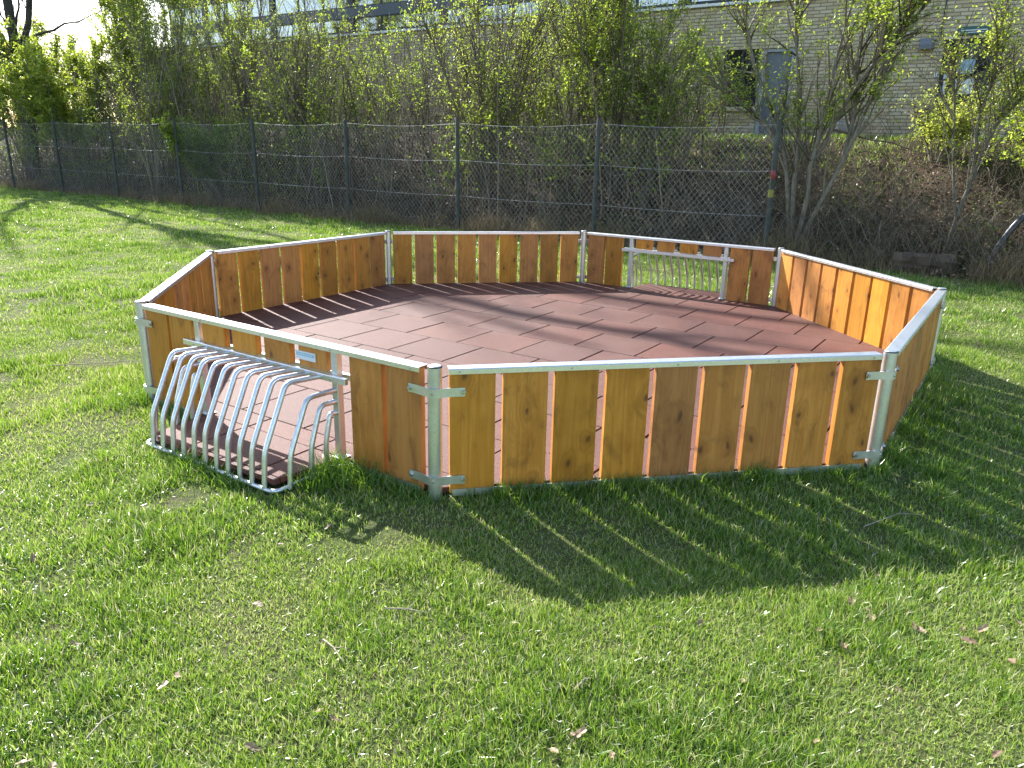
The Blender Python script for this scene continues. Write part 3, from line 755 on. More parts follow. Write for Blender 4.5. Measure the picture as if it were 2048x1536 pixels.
def tube_obj(name, P, r0, r1, sides, mat, parent, kind=None, tint=None):
    K = P.shape[1]; Rr = np.linspace(1, 0, K)[None]*(np.asarray(r0)-np.asarray(r1))[..., None]+np.asarray(r1)[..., None]
    Rr = np.broadcast_to(Rr, P.shape[:2])
    Vv, qq, own = tubes_np(P, Rr, sides)
    tn = rng.random(len(P)) if tint is None else tint
    return Vv, qq, tn[own]
def merge(parts):
    Vs, qs, ts = [], [], []; o = 0
    for v, q_, t in parts: Vs.append(v); qs.append(q_+o); ts.append(t); o += len(v)
    return np.concatenate(Vs), np.concatenate(qs), np.concatenate(ts)

def shrub(name, label, cat, a, b, height, spread, nstem, nbr, ntw, nleaf, leaf=(.03, .06), mat_leaf=None, mat_bark=None, stems=None, r=.022, base_r=.15, leafmin=.3, tint_bias=0.0, up=.25, lean=(0, 0), brlen=(.5, 1.3), group=None):
    x, y = ab1(a, b); z = float(bank_z(a, b))-.03
    root = empty(name, (x, y, z)); tag(root, label, cat, group)
    K = 9
    if stems is None:
        ang = rng.uniform(0, 2*np.pi, nstem); tilt = rng.uniform(.15, 1.0, nstem)**.8
        base = np.column_stack([np.cos(ang), np.sin(ang), np.zeros(nstem)])*rng.uniform(.1, 1, (nstem, 1))*base_r
        s = np.linspace(0, 1, K)
        hh = height*rng.uniform(.72, 1.0, nstem)
        out = (spread*tilt)[:, None]*s[None]**1.25
        P = np.empty((nstem, K, 3))
        wob = rng.normal(size=(nstem, 2, K)).cumsum(2)*.018*height/3
        P[:, :, 0] = base[:, :1]+np.cos(ang)[:, None]*out+lean[0]*s*height+wob[:, 0]; P[:, :, 1] = base[:, 1:2]+np.sin(ang)[:, None]*out+lean[1]*s*height+wob[:, 1]
        P[:, :, 2] = hh[:, None]*s[None]*(1-.10*s[None]*tilt[:, None])
        rs = rng.uniform(.6, 1.1, nstem)*r
    else:
        P = []
        for pts in stems:
            pts = np.array(pts, float); d = np.linspace(0, len(pts)-1, K)
            P.append(np.column_stack([np.interp(d, np.arange(len(pts)), pts[:, j]) for j in range(3)]))
        P = np.array(P); P[:, 1:-1] += rng.normal(size=P[:, 1:-1].shape)*.012
        rs = np.full(len(P), r)*np.linspace(1, .7, len(P)); height = P[:, -1, 2].max()
    B1, i1 = grow(P, nbr, (.22, 1.0), (brlen[0]*height/3.5, brlen[1]*height/3.5), .45, up, 6)
    B2, i2 = grow(B1, ntw, (.15, 1.0), (.18, .6), .6, up*.8, 3)
    trunk = tube_obj('', P, rs, rs*.28, 6, None, None)
    trunk_o = inst('trunk', np_mesh('trunk', trunk[0], quads=trunk[1], mat=mat_bark or M_BARK, smooth=True), root)
    Vv, qq, tn = merge([tube_obj('', B1, np.full(nbr, r*.38), np.full(nbr, .0028), 4, None, None), tube_obj('', B2, np.full(ntw, .0040), np.full(ntw, .0018), 3, None, None)])
    inst('twigs', np_mesh('twigs', Vv, quads=qq, mat=M_TWIG, attrs={'tint': np.clip(tn*.8+.1, 0, 1)}), root)['kind'] = 'stuff'
    src = np.concatenate([B2.reshape(-1, 3), B2[:, 1:].reshape(-1, 3), B1[:, 2:].reshape(-1, 3)])
    src = src[src[:, 2] > leafmin*height]
    # leaves come in clusters on part of the twigs
    nleaf = int(nleaf*3.4); sel = src[rng.integers(0, len(src), nleaf)]
    keep = vnoise(sel[:, 0]*1.0+sel[:, 1]*.7, sel[:, 2]+sel[:, 1]*.5, .35, 11+int(abs(a)*7) % 50) > rng.uniform(.12, .62, nleaf)
    sel = sel[keep]+rng.normal(size=(keep.sum(), 3))*.03
    Lv, lt = leaves_np(sel, rng.uniform(leaf[0], leaf[1], len(sel))*1.15, .25)
    tt = np.repeat(np.clip(rng.beta(2, 2, len(sel))+tint_bias, 0, 1), 4)
    c = inst('crown', np_mesh('crown', Lv, tris=lt, mat=mat_leaf or M_LEAF, attrs={'tint': tt}), root); c['kind'] = 'stuff'
    return root

def gr(a, b): return np.array([*ab1(a, b), float(bank_z(a, b))])
# the recognisable plants
shrub('leafy_bush', 'bright green leafy bush at the far left edge behind the fence', 'bush', 25.6, 1.6, 4.4, 2.3, 18, 320, 2200, 17000, (.06, .11), tint_bias=.22)
shrub('leafy_bush', 'bright green bush left of the pale stemmed shrub', 'bush', 21.6, 1.3, 4.0, 2.1, 16, 260, 1900, 14000, (.055, .10), tint_bias=.2)
shrub('tall_shrub', 'tall airy green shrub rising against the sky at upper left', 'shrub', 21.2, 3.0, 6.6, 1.2, 10, 220, 1400, 13000, (.05, .085), tint_bias=.18, up=.5)
shrub('pale_stemmed_shrub', 'shrub with pale bare stems forking low behind the left fence', 'shrub', 16.8, .75, 4.6, 1.2, 11, 170, 900, 2600, (.03, .06), mat_bark=M_BARKP, r=.03, leafmin=.3)
shrub('ivy_bush', 'low dark glossy evergreen bush behind the left fence panels', 'bush', 14.6, .9, 1.7, .9, 12, 160, 700, 7000, (.04, .075), leafmin=.1, tint_bias=-.2)
shrub('thin_sapling', 'thin upright grey sapling growing just behind the middle fence post', 'sapling', 10.4, .7, 5.0, .35, 2, 46, 240, 420, (.03, .05), r=.022, brlen=(.3, .9))
shrub('hazel_shrub', 'brown twiggy shrub below the glazed upper windows', 'shrub', 12.4, 1.9, 4.0, 1.3, 18, 300, 1500, 1500, (.03, .05))
shrub('fan_shrub', 'large fan shaped shrub with many arching stems above the middle fence', 'shrub', 6.3, 1.5, 4.3, 1.9, 26, 340, 2000, 3000, (.032, .06), r=.026, tint_bias=.1)
shrub('green_bush', 'dense fresh green bush left of the brick window', 'bush', 3.5, 1.9, 4.5, 1.7, 15, 260, 1600, 6800, (.03, .058), tint_bias=.05)
shrub('green_bush', 'green bush partly hiding the ground floor window', 'bush', 2.75, 1.5, 3.2, .8, 10, 150, 800, 3000, (.028, .055), tint_bias=.1)
for (a_, b_, h_, sp_, nl_, lab_) in ((18.7, 2.7, 6.0, 1.3, 6500, 'tall thin shrub hiding the left end of the glazed band'), (15.4, 2.8, 5.8, 1.5, 4200, 'tall brown twiggy shrub before the second window bay from the left'),
        (4.7, 2.7, 5.8, 1.2, 5000, 'tall leafy shrub right of the fan shaped shrub reaching the roof edge')):
    shrub('tall_shrub', lab_, 'shrub', a_, b_, h_, sp_, 12, 240, 1100, nl_, (.032, .062), tint_bias=.12, up=.45, leafmin=.25)
# multi stemmed tree at the fence end: stems drawn from its base
sx = np.array([FT[0], FT[1], 0])*-1.0       # to the right in the photograph
st = []
for pts in ([(0, 0), (-.10, .9), (-.28, 1.55), (-.52, 2.15), (-.95, 2.9), (-1.15, 3.7)], [(.02, 0), (.0, .8), (-.02, 1.6), (-.12, 2.4), (-.3, 3.3), (-.35, 4.2)],
            [(.10, 0), (.20, .7), (.22, 1.4), (.33, 2.1), (.38, 3.0), (.7, 4.4)], [(.12, 0), (.30, .6), (.62, 1.35), (.85, 2.1), (1.05, 2.8), (1.5, 4.2)],
            [(.22, 1.4), (.42, 1.9), (.72, 2.5), (1.15, 3.1), (1.75, 3.8)], [(-.28, 1.55), (-.6, 1.95), (-.95, 2.2), (-1.4, 2.5)], [(.62, 1.35), (.7, 2.0), (.62, 2.8), (.75, 3.9)]):
    j = rng.normal(0, .05, len(pts)).cumsum()
    st.append([sx*p[0]+np.array([FN[0], FN[1], 0])*jj+np.array([0, 0, p[1]]) for p, jj in zip(pts, j)])
shrub('multi_stem_tree', 'multi stemmed small tree with spreading grey stems before the brick wall', 'tree', -.15, .75, 4.5, 1.6, 7, 190, 1300, 4200, (.032, .06), stems=st, mat_bark=bark_mat('mid_bark', (.10, .083, .06), (.27, .235, .175)), r=.048, leafmin=.42, tint_bias=.08)
st = []
for pts in ([(0, 0), (.06, .5), (.16, 1.1), (.30, 1.7), (.52, 2.5), (.72, 3.3)], [(.16, 1.1), (.10, 1.8), (.2, 2.5), (.15, 3.1)], [(.30, 1.7), (.62, 2.2), (.95, 2.9)], [(.06, .5), (-.12, 1.2), (-.2, 1.9), (-.35, 2.6)]):
    st.append([sx*p[0]+np.array([0, 0, p[1]]) for p in pts])
shrub('leaning_sapling', 'slender sapling leaning right near the right edge of the bank', 'sapling', -2.30, 1.0, 3.3, 1, 4, 110, 700, 2000, (.03, .05), stems=st, r=.032, leafmin=.35, tint_bias=.15)
shrub('edge_bush', 'leafy green bush at the right edge above the black pipe', 'bush', -3.5, 1.7, 2.6, .9, 12, 170, 900, 4200, (.03, .06), tint_bias=.1, leafmin=.1)
shrub('yellow_green_shrub', 'low yellow green shrub in front of the dark glass door', 'shrub', -1.75, 3.2, .95, .75, 12, 130, 600, 3000, (.025, .045), tint_bias=.3, leafmin=.1)
shrub('overhanging_bush', 'dark leafy branches overhanging at the top right corner', 'bush', -3.7, 3.6, 3.6, .8, 8, 120, 600, 3200, (.04, .07), mat_leaf=M_LEAFD, leafmin=.5)

# big bare tree, trunk at upper left, crown above the frame: throws the branch shadows
def big_tree():
    x, y = ab1(24.0, 1.0); root = empty('large_bare_tree', (x, y, float(bank_z(24.0, 1.0))-.1))
    tag(root, 'large dark bare tree with forking trunk at the upper left corner', 'tree')
    K = 10
    def pl(pts): pts = np.array(pts, float); d = np.linspace(0, len(pts)-1, K); return np.column_stack([np.interp(d, np.arange(len(pts)), pts[:, j]) for j in range(3)])
    T = np.array([pl([(0, 0, 0), (.1, 0, 2), (-.05, .1, 4), (.0, .0, 7), (.35, -.2, 10), (.3, .1, 14), (.8, .2, 17.5)]),
                  pl([(-.02, .05, 3.6), (.45, .1, 4.6), (.8, .2, 6.5), (1.6, .1, 9), (2.6, -.4, 12), (3.2, -.2, 15)]),
                  pl([(0, .1, 3.0), (-.9, 0, 4.4), (-1.6, -.3, 6.5), (-2.4, -.5, 9.5), (-2.6, -.6, 13)]),
                  pl([(.2, 0, 9.5), (1.4, -.9, 12.4), (2.85, -2.0, 14.4), (3.6, -2.4, 14.5), (4.4, -3.0, 14.5), (5.4, -3.9, 14.3)]),
                  pl([(.2, -.1, 9.0), (-.5, 1.0, 11), (-1.2, 1.8, 13.2), (-1.0, 2.4, 15.5)]),
                  pl([(.35, -.2, 10), (1.6, .2, 12.3), (3.6, -.9, 14.3), (5.4, -1.95, 14.6), (7.2, -2.5, 14.7), (8.6, -3.2, 15.2)])])
    r0 = np.array([.19, .11, .12, .17, .09, .15])
    t1 = tube_obj('', T, r0, r0*.3, 9, None, None)
    B1, _ = grow(T, 60, (.3, .98), (1.6, 4.2), .55, .15, 8, .35); B2, _ = grow(B1, 190, (.2, 1), (.6, 2.0), .55, .1, 6, .3); B3, _ = grow(B2, 900, (.2, 1), (.2, .8), .6, .05, 4)
    lo, _ = grow(T[:3, :4], 26, (.55, 1), (.8, 2.0), .5, .1, 6, .3); lo2, _ = grow(lo, 140, (.2, 1), (.3, .9), .6, .1, 4)
    t2 = merge([tube_obj('', B1, np.full(len(B1), .055), np.full(len(B1), .012), 6, None, None), tube_obj('', B2, np.full(len(B2), .018), np.full(len(B2), .005), 4, None, None), tube_obj('', B3, np.full(len(B3), .007), np.full(len(B3), .003), 3, None, None),
                tube_obj('', lo, np.full(len(lo), .022), np.full(len(lo), .007), 5, None, None), tube_obj('', lo2, np.full(len(lo2), .007), np.full(len(lo2), .003), 3, None, None)])
    inst('trunk', np_mesh('trunk', t1[0], quads=t1[1], mat=M_BARKD, smooth=True), root)
    c = inst('crown', np_mesh('crown', t2[0], quads=t2[1], mat=M_BARKD, smooth=True), root); c['kind'] = 'stuff'
big_tree()

# the thicket between the plants: nobody could count it
def thicket():
    n = 900
    a = rng.uniform(2.0, 27, n); b = rng.uniform(.5, 4.6, n)**1.0
    xy = ab(a, b); z = bank_z(a, b); K = 7; s = np.linspace(0, 1, K)
    h = rng.uniform(1.4, 4.2, n)*np.where(a > 4, 1, .7)*(1-.35*np.clip((b-2)/2.6, 0, 1))
    P = np.empty((n, K, 3)); tx = rng.normal(0, .22, (n, 2))
    P[:, :, 0] = xy[:, :1]+tx[:, :1]*h[:, None]*s**1.4+rng.normal(0, .025, (n, K)); P[:, :, 1] = xy[:, 1:]+tx[:, 1:]*h[:, None]*s**1.4+rng.normal(0, .025, (n, K)); P[:, :, 2] = z[:, None]-.05+h[:, None]*s
    B1, _ = grow(P, 6000, (.15, 1), (.4, 1.2), .5, .3, 4, .3); B2, _ = grow(B1, 15000, (.1, 1), (.12, .5), .65, .15, 3)
    Vv, qq, tn = merge([tube_obj('', P, rng.uniform(.006, .018, n), np.full(n, .004), 4, None, None), tube_obj('', B1, np.full(len(B1), .0055), np.full(len(B1), .002), 3, None, None), tube_obj('', B2, np.full(len(B2), .0032), np.full(len(B2), .0015), 3, None, None)])
    tag(inst('twig_thicket', np_mesh('twig_thicket', Vv, quads=qq, mat=M_TWIG, attrs={'tint': tn})), 'tangled brown twigs and thin stems filling the hedge', 'thicket', kind='stuff')
    src = np.concatenate([B2.reshape(-1, 3), B1[:, 2:].reshape(-1, 3)]); sel = src[rng.integers(0, len(src), 190000)]
    keep = vnoise(sel[:, 0]+sel[:, 1]*.6, sel[:, 2]+sel[:, 1]*.4, .6, 21) > rng.uniform(.35, .75, len(sel)); sel = sel[keep]
    m_ = 26000; a2 = rng.uniform(10, 28, m_); b2 = rng.uniform(.25, 2.2, m_); h2 = rng.uniform(.05, 2.0, m_); k2 = vnoise(a2+b2*.5, h2+b2*.3, .7, 23) > rng.uniform(.45, .72, m_)
    sel = np.concatenate([sel, np.column_stack([ab(a2, b2), bank_z(a2, b2)*.5+h2])[k2]])
    Lv, lt = leaves_np(sel, rng.uniform(.034, .07, len(sel)), .25)
    tag(inst('hedge_leaves', np_mesh('hedge_leaves', Lv, tris=lt, mat=M_LEAF, attrs={'tint': np.repeat(np.clip(rng.beta(2, 2.4, len(sel)), 0, 1), 4)})), 'sparse small spring leaves scattered through the hedge', 'leaves', kind='stuff')
thicket()

def brambles():
    n = 3800
    a = np.where(rng.random(n) < .3, rng.uniform(-5, 2, n), rng.uniform(-6, 28, n)); b = np.abs(rng.normal(0, 1.3, n))*np.where(rng.random(n) < .8, 1, 2)+.05; b = np.clip(b, .05, 4.3)
    xy = ab(a, b); z = bank_z(a, b); K = 7; s = np.linspace(0, 1, K)[None]
    ln = rng.uniform(.3, 1.35, n); ang = rng.uniform(0, 2*np.pi, n); arch = rng.uniform(.3, 1.1, n)
    P = np.empty((n, K, 3)); hor = np.sin(s*1.5)*ln[:, None]*.7
    P[:, :, 0] = xy[:, :1]+np.cos(ang)[:, None]*hor+rng.normal(0, .012, (n, K)); P[:, :, 1] = xy[:, 1:]+np.sin(ang)[:, None]*hor*.6+rng.normal(0, .012, (n, K))
    P[:, :, 2] = np.maximum(z[:, None]-.03+np.sin(s*(1.2+arch[:, None]*1.5))*ln[:, None]*.75, -.03)
    B1, _ = grow(P, 8000, (.1, 1), (.1, .45), .7, .1, 3)
    Vv, qq, tn = merge([tube_obj('', P, rng.uniform(.0025, .006, n), np.full(n, .0015), 3, None, None), tube_obj('', B1, np.full(len(B1), .0022), np.full(len(B1), .0012), 3, None, None)])
    tag(inst('dry_brambles', np_mesh('dry_brambles', Vv, quads=qq, mat=M_TWIG, attrs={'tint': np.clip(tn*.75+.08, 0, 1)})), 'dry grey brambles covering the foot of the bank', 'brambles', kind='stuff')
    # dead leaves on the bank
    n = 30000; a = rng.uniform(-7, 28, n); b = rng.uniform(-.15, 4.2, n)*rng.uniform(.35, 1, n)
    z = bank_z(a, b)+rng.exponential(.05, n); pos = np.column_stack([ab(a, b), z])
    Lv, lt = leaves_np(pos, rng.uniform(.03, .075, n), .55, .7, .2)
    tag(inst('leaf_litter', np_mesh('leaf_litter', Lv, tris=lt, mat=M_LITTER, attrs={'tint': np.repeat(rng.beta(2, 2, n), 4)})), 'brown dead leaves lying over the bank', 'leaf litter', kind='stuff')
    # green ground cover (ivy) in patches
    n = 30000; a = np.where(rng.random(n) < .35, rng.uniform(-5, 3, n), rng.uniform(-7, 28, n)); b = rng.uniform(.1, 4.6, n)
    pt = vnoise(a, b, .9, 31); keep = pt > rng.uniform(.5, .8, n); keep |= (a < -2.2) & (rng.random(n) < .35); keep &= ~((a < 5) & (a > -2.0) & (b > 2.3)); a, b, pt = a[keep], b[keep], pt[keep]; n = len(a)
    pos = np.column_stack([ab(a, b), bank_z(a, b)+rng.uniform(0, .38, n)*np.clip((pt-.3)*1.6, .1, 1)])
    Lv, lt = leaves_np(pos, rng.uniform(.03, .065, n), .4, .75, .1)
    tag(inst('ground_cover', np_mesh('ground_cover', Lv, tris=lt, mat=M_LEAFD, attrs={'tint': np.repeat(rng.beta(2, 1.6, n), 4)})), 'dark green creeping ground cover on the bank', 'ground cover', kind='stuff')
brambles()

# ------------------------------------------------------------------ grass
def blades(x, y, z, ln, wd, lean=.5, tint=None, toward=None):
    n = len(x); yaw = rng.uniform(0, 2*np.pi, n); face = rng.uniform(0, 2*np.pi, n)
    le = np.abs(rng.normal(0, lean, n))+.08
    d = np.column_stack([np.cos(yaw)*np.sin(le), np.sin(yaw)*np.sin(le), np.cos(le)])
    le2 = le+rng.uniform(.1, .9, n)
    d2 = np.column_stack([np.cos(yaw)*np.sin(le2), np.sin(yaw)*np.sin(le2), np.cos(le2)])
    w = np.column_stack([np.cos(face), np.sin(face), np.zeros(n)])*wd[:, None]*.5
    p = np.column_stack([x, y, z]); mdl = p+d*(ln*.55)[:, None]; tip = mdl+d2*(ln*.5)[:, None]
    Vv = np.stack([p-w, p+w, mdl-w*.85, mdl+w*.85, tip], 1).reshape(-1, 3)
    i = np.arange(n)[:, None]*5
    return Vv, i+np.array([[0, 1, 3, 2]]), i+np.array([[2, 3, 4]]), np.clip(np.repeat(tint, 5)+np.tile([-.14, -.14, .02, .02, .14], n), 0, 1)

octn = [(V[i], edge_frame(i)[2]) for i in range(8)]
def inside_pit(x, y, m=.0):
    r_ = np.ones(len(x), bool)
    for i in range(8):
        a, t, n = edge_frame(i); r_ &= ((x-a.x)*n.x+(y-a.y)*n.y) < m
    for i, (s0, s1) in GOALS.items():
        a, t, n = edge_frame(i); s = (x-a.x)*t.x+(y-a.y)*t.y; o = (x-a.x)*n.x+(y-a.y)*n.y
        r_ |= (s > s0-.0) & (s < s1+.0) & (o > -.3) & (o < .40)
    return r_
def edge_dist(x, y):
    d = np.full(len(x), 9.)
    for i in range(8):
        a, t, n = edge_frame(i); s = np.clip((x-a.x)*t.x+(y-a.y)*t.y, 0, SIDE)
        d = np.minimum(d, np.hypot(x-a.x-t.x*s, y-a.y-t.y*s))
    return d
def in_view(x, y, margin):
    dx = x-CAM.x; dy = y-CAM.y; dep = dx*_f.x+dy*_f.y+.47; lat = dx*_r.x+dy*_r.y
    return (dep > .9) & (np.abs(lat) < .70*dep*1.06+margin)
def blades1(x, y, z, ln, wd, lean=.5, tint=None):
    n = len(x); yaw = rng.uniform(0, 2*np.pi, n); face = rng.uniform(0, 2*np.pi, n)
    le = np.abs(rng.normal(0, 1, n)*lean)+.08
    w = np.column_stack([np.cos(face), np.sin(face), np.zeros(n)])*wd[:, None]*.5
    p = np.column_stack([x, y, z]); tip = p+np.column_stack([np.cos(yaw)*np.sin(le), np.sin(yaw)*np.sin(le), np.abs(np.cos(le))*.9+.1])*ln[:, None]
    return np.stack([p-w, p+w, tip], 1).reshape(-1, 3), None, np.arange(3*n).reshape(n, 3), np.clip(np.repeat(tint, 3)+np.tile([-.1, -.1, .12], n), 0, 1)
def lawn():
    out = []
    def batch(x0, x1, y0, y1, dens, d0, d1, lnr, wdr):
        n = int((x1-x0)*(y1-y0)*dens); x = rng.uniform(x0, x1, n); y = rng.uniform(y0, y1, n)
        dist = np.hypot(x-CAM.x, y-CAM.y); a, b = to_ab(x, y)
        k = (dist >= d0) & (dist < d1) & in_view(x, y, 1.0) & (b < .1) & ~inside_pit(x, y, .02)
        x, y, dist, b = x[k], y[k], dist[k], b[k]; n = len(x)
        tuft = vnoise(x, y, .16, 1); mid = vnoise(x, y, .55, 2); big = vnoise(x, y, 1.9, 5)
        ed = edge_dist(x, y); worn = np.clip((vnoise(x, y, .42, 6)-.80)*6, 0, 1)
        for (px, py, pr) in ((V[0].x-.25, V[0].y-.32, .22), (V[1].x+.10, V[1].y-.10, .16), (V[0].x, V[0].y-.04, .10), (V[0].x+.55, V[0].y-.35, .2), (V[7].x-.06, V[7].y-.05, .14)):
            worn = np.maximum(worn, np.clip(1.3-np.hypot(x-px, y-py)/pr, 0, 1))
        keep = rng.random(n) > worn*.8
        keep &= rng.random(n) < .50+.65*tuft
        x, y, tuft, mid, big, ed, worn, b = [v[keep] for v in (x, y, tuft, mid, big, ed, worn, b)]; n = len(x)
        ln = rng.uniform(*lnr, n)*.85*(.42+1.05*tuft*mid*1.7)*(1-.4*worn)
        edge = np.clip(1-ed/.13, 0, 1)*(vnoise(x, y, .3, 9)*1.6); ln *= 1+1.7*edge
        ln *= 1+.9*np.clip((b+.5)/.5, 0, 1); ln = np.minimum(ln, .11)
        ti = rng.normal(.46, .22, n)+(.5-tuft)*.28+(big-.5)*.26+(.5-mid)*.36+worn*.15-.15*edge
        dry = rng.random(n) < .075+.15*np.clip(.6-mid, 0, 1); ti = np.where(dry, rng.uniform(.8, 1.0, n), np.clip(ti, 0, .84))
        th = rng.random(n) < .16; ti = np.where(th, np.clip(rng.normal(.72, .18, n), .2, 1), ti)
        z = gz(x, y)-.003
        if d1 <= 4.7:
            lg = (rng.random(n) < .42) & ~th
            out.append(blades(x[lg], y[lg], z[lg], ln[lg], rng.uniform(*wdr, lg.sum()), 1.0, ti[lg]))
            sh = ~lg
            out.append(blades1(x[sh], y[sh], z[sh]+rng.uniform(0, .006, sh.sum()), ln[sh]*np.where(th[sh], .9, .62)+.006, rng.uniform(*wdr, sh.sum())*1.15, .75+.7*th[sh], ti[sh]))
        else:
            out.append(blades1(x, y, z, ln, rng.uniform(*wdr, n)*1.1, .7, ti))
    batch(-4.6, 4.6, -6, -1.0, 38000, 0, 3.0, (.030, .070), (.0024, .0046))
    batch(-6.5, 6.5, -6, 1, 21000, 3.0, 4.6, (.030, .070), (.0032, .0056))
    batch(-9, 10, -5, 6, 10000, 4.6, 8.0, (.030, .070), (.0045, .008))
    batch(-16, 14, -1, 14, 3600, 8.0, 14, (.032, .070), (.007, .012))
    batch(-26, 16, 2, 24, 1300, 14, 32, (.04, .075), (.012, .02))
    Vs, qs, ts, tn = [], [], [], []; o = 0
    for v, q_, t_, c in out:
        Vs.append(v); ts.append(t_+o); tn.append(c)
        if q_ is not None: qs.append(q_+o)
        o += len(v)
    me = np_mesh('grass', np.concatenate(Vs), quads=np.concatenate(qs), tris=np.concatenate(ts), mat=M_GRASS, attrs={'tint': np.concatenate(tn)})
    
    tag(inst('grass', me), 'short sunlit lawn grass round the ball court', 'grass', kind='stuff')
lawn()

def edge_grass():
    # taller tufts against the planks, posts and goal bars
    xs, ys, ln = [], [], []
    for i in (7, 0, 1, 6, 2, 3):
        a, t, n = edge_frame(i); m_ = 3400 if i in (7, 0, 1) else 1800
        s = rng.uniform(-.05, SIDE+.05, m_); o = np.abs(rng.normal(0, .05, m_))+.026
        if i in GOALS:
            s0, s1 = GOALS[i]; ins = (s > s0-.04) & (s < s1+.04); o = np.where(ins, o+.395, o)
        c = vnoise(s+i*7, np.zeros(m_), .16, 40+i); k = rng.random(m_) < np.clip((c-.25)*1.7, .04, 1)
        xs.append((a.x+t.x*s+n.x*o)[k]); ys.append((a.y+t.y*s+n.y*o)[k]); ln.append((rng.uniform(.04, .10, m_)*(.45+1.0*c))[k])
    # lush tuft right of the near goal
    a, t, n = edge_frame(7)
    for s_, o_, r_, k in ((1.74, .13, .085, 520), (1.68, .04, .05, 200), (1.92, .08, .06, 160)):
        s = rng.normal(s_, r_, k); o = np.abs(rng.normal(o_, r_, k))+.03; xs.append(a.x+t.x*s+n.x*o); ys.append(a.y+t.y*s+n.y*o); ln.append(rng.uniform(.08, .19, k))
    for px, py, r_, k in ((V[1].x+.35, V[1].y-.02, .05, 160), (V[7].x-.1, V[7].y-.0, .12, 500), (V[1].x+.55, V[1].y+.35, .15, 300)):
        xs.append(rng.normal(px, r_, k)); ys.append(rng.normal(py, r_, k)); ln.append(rng.uniform(.06, .15, k))
    x = np.concatenate(xs); y = np.concatenate(ys); l = np.concatenate(ln)
    k = ~inside_pit(x, y, .022); x, y, l = x[k], y[k], l[k]
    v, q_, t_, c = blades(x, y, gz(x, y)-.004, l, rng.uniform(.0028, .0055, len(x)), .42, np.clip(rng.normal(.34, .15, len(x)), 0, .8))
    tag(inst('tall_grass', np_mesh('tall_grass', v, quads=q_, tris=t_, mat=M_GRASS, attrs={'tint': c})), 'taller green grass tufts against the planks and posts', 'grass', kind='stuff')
    # dry tall grass along the fence foot
    n = 26000; a = rng.uniform(-4, 28, n); b = rng.normal(.12, .22, n)
    c = vnoise(a, b*0, .5, 61); k = rng.random(n) < .25+c; a, b, c = a[k], b[k], c[k]; n = len(a); xy = ab(a, b)
    v, q_, t_, cc = blades(xy[:, 0], xy[:, 1], bank_z(a, b)-.0, rng.uniform(.12, .5, n)*(.4+c), rng.uniform(.004, .008, n), .33, np.clip(rng.normal(.5, .25, n), 0, 1))
    tag(inst('dry_grass', np_mesh('dry_grass', v, quads=q_, tris=t_, mat=M_DRYGRASS, attrs={'tint': cc})), 'straw coloured dead grass along the foot of the fence', 'dry grass', kind='stuff')
    n = 20000; a = rng.uniform(-6, 6, n); b = rng.uniform(2.4, 5.5, n); k = rng.random(n) < np.clip((b-2.3)*.6+(vnoise(a, b, .6, 77)-.5)*1.2, 0, 1); a, b = a[k], b[k]; n = len(a); xy = ab(a, b)
    v, q_, t_, cc = blades(xy[:, 0], xy[:, 1], bank_z(a, b)-.01, rng.uniform(.05, .13, n), rng.uniform(.007, .013, n), .5, np.clip(rng.normal(.6, .15, n), 0, .85))
    tag(inst('bank_grass', np_mesh('bank_grass', v, quads=q_, tris=t_, mat=M_GRASS, attrs={'tint': cc})), 'strip of lit grass at the foot of the brick wall', 'grass', kind='stuff')
edge_grass()

# ------------------------------------------------------------------ small things
def boulder():
    bm = bmesh.new(); bmesh.ops.create_icosphere(bm, subdivisions=4, radius=1)
    for v in bm.verts:
        p = np.array(v.co); k = 1+.16*(vnoise(np.array([p[0]*1.0+p[2]]), np.array([p[1]+p[2]*.5]), .6, 71)[0]-.5)*2+.05*(vnoise(np.array([p[0]*3]), np.array([p[1]*3+p[2]*2]), .6, 72)[0]-.5)
        v.co = Vector((p[0]*.34*k, p[1]*.28*k, p[2]*.20*k))
    me = bpy.data.meshes.new('boulder'); bm.to_mesh(me); bm.free()
    for p in me.polygons: p.use_smooth = True
    set_mat(me, simple('granite', (.24, .22, .19), .9, var=.45, scale=30, bump=.5))
    x, y = ab1(.1, 4.75); o = inst('boulder', me, None, (x, y, float(bank_z(.1, 4.75))+.1), (0, 0, .4)); tag(o, 'rounded grey boulder on the grass strip below the brick wall', 'boulder')
boulder()

def old_log():
    bm = bmesh.new(); n = 18; L_ = .78; rings = 9
    vs = []
    for k in range(rings):
        for j in range(n):
            a = 2*math.pi*j/n; rr = .16*(1+.12*math.sin(3*a+1)+.05*math.sin(7*a+k)); vs.append(bm.verts.new((-L_/2+L_*k/(rings-1), rr*math.cos(a), rr*math.sin(a)*.92)))
    for k in range(rings-1):
        for j in range(n): bm.faces.new((vs[k*n+j], vs[k*n+(j+1) % n], vs[(k+1)*n+(j+1) % n], vs[(k+1)*n+j]))
    bm.faces.new(vs[:n][::-1]); bm.faces.new(vs[-n:])
    me = bpy.data.meshes.new('log'); bm.to_mesh(me); bm.free(); set_mat(me, bark_mat('log_bark', (.05, .032, .02), (.16, .11, .07), 9))
    o = inst('log', me, None, (5.35, 4.55, .13), (0, 0, R(-12))); tag(o, 'short thick weathered log lying at the foot of the bank', 'log')
old_log()

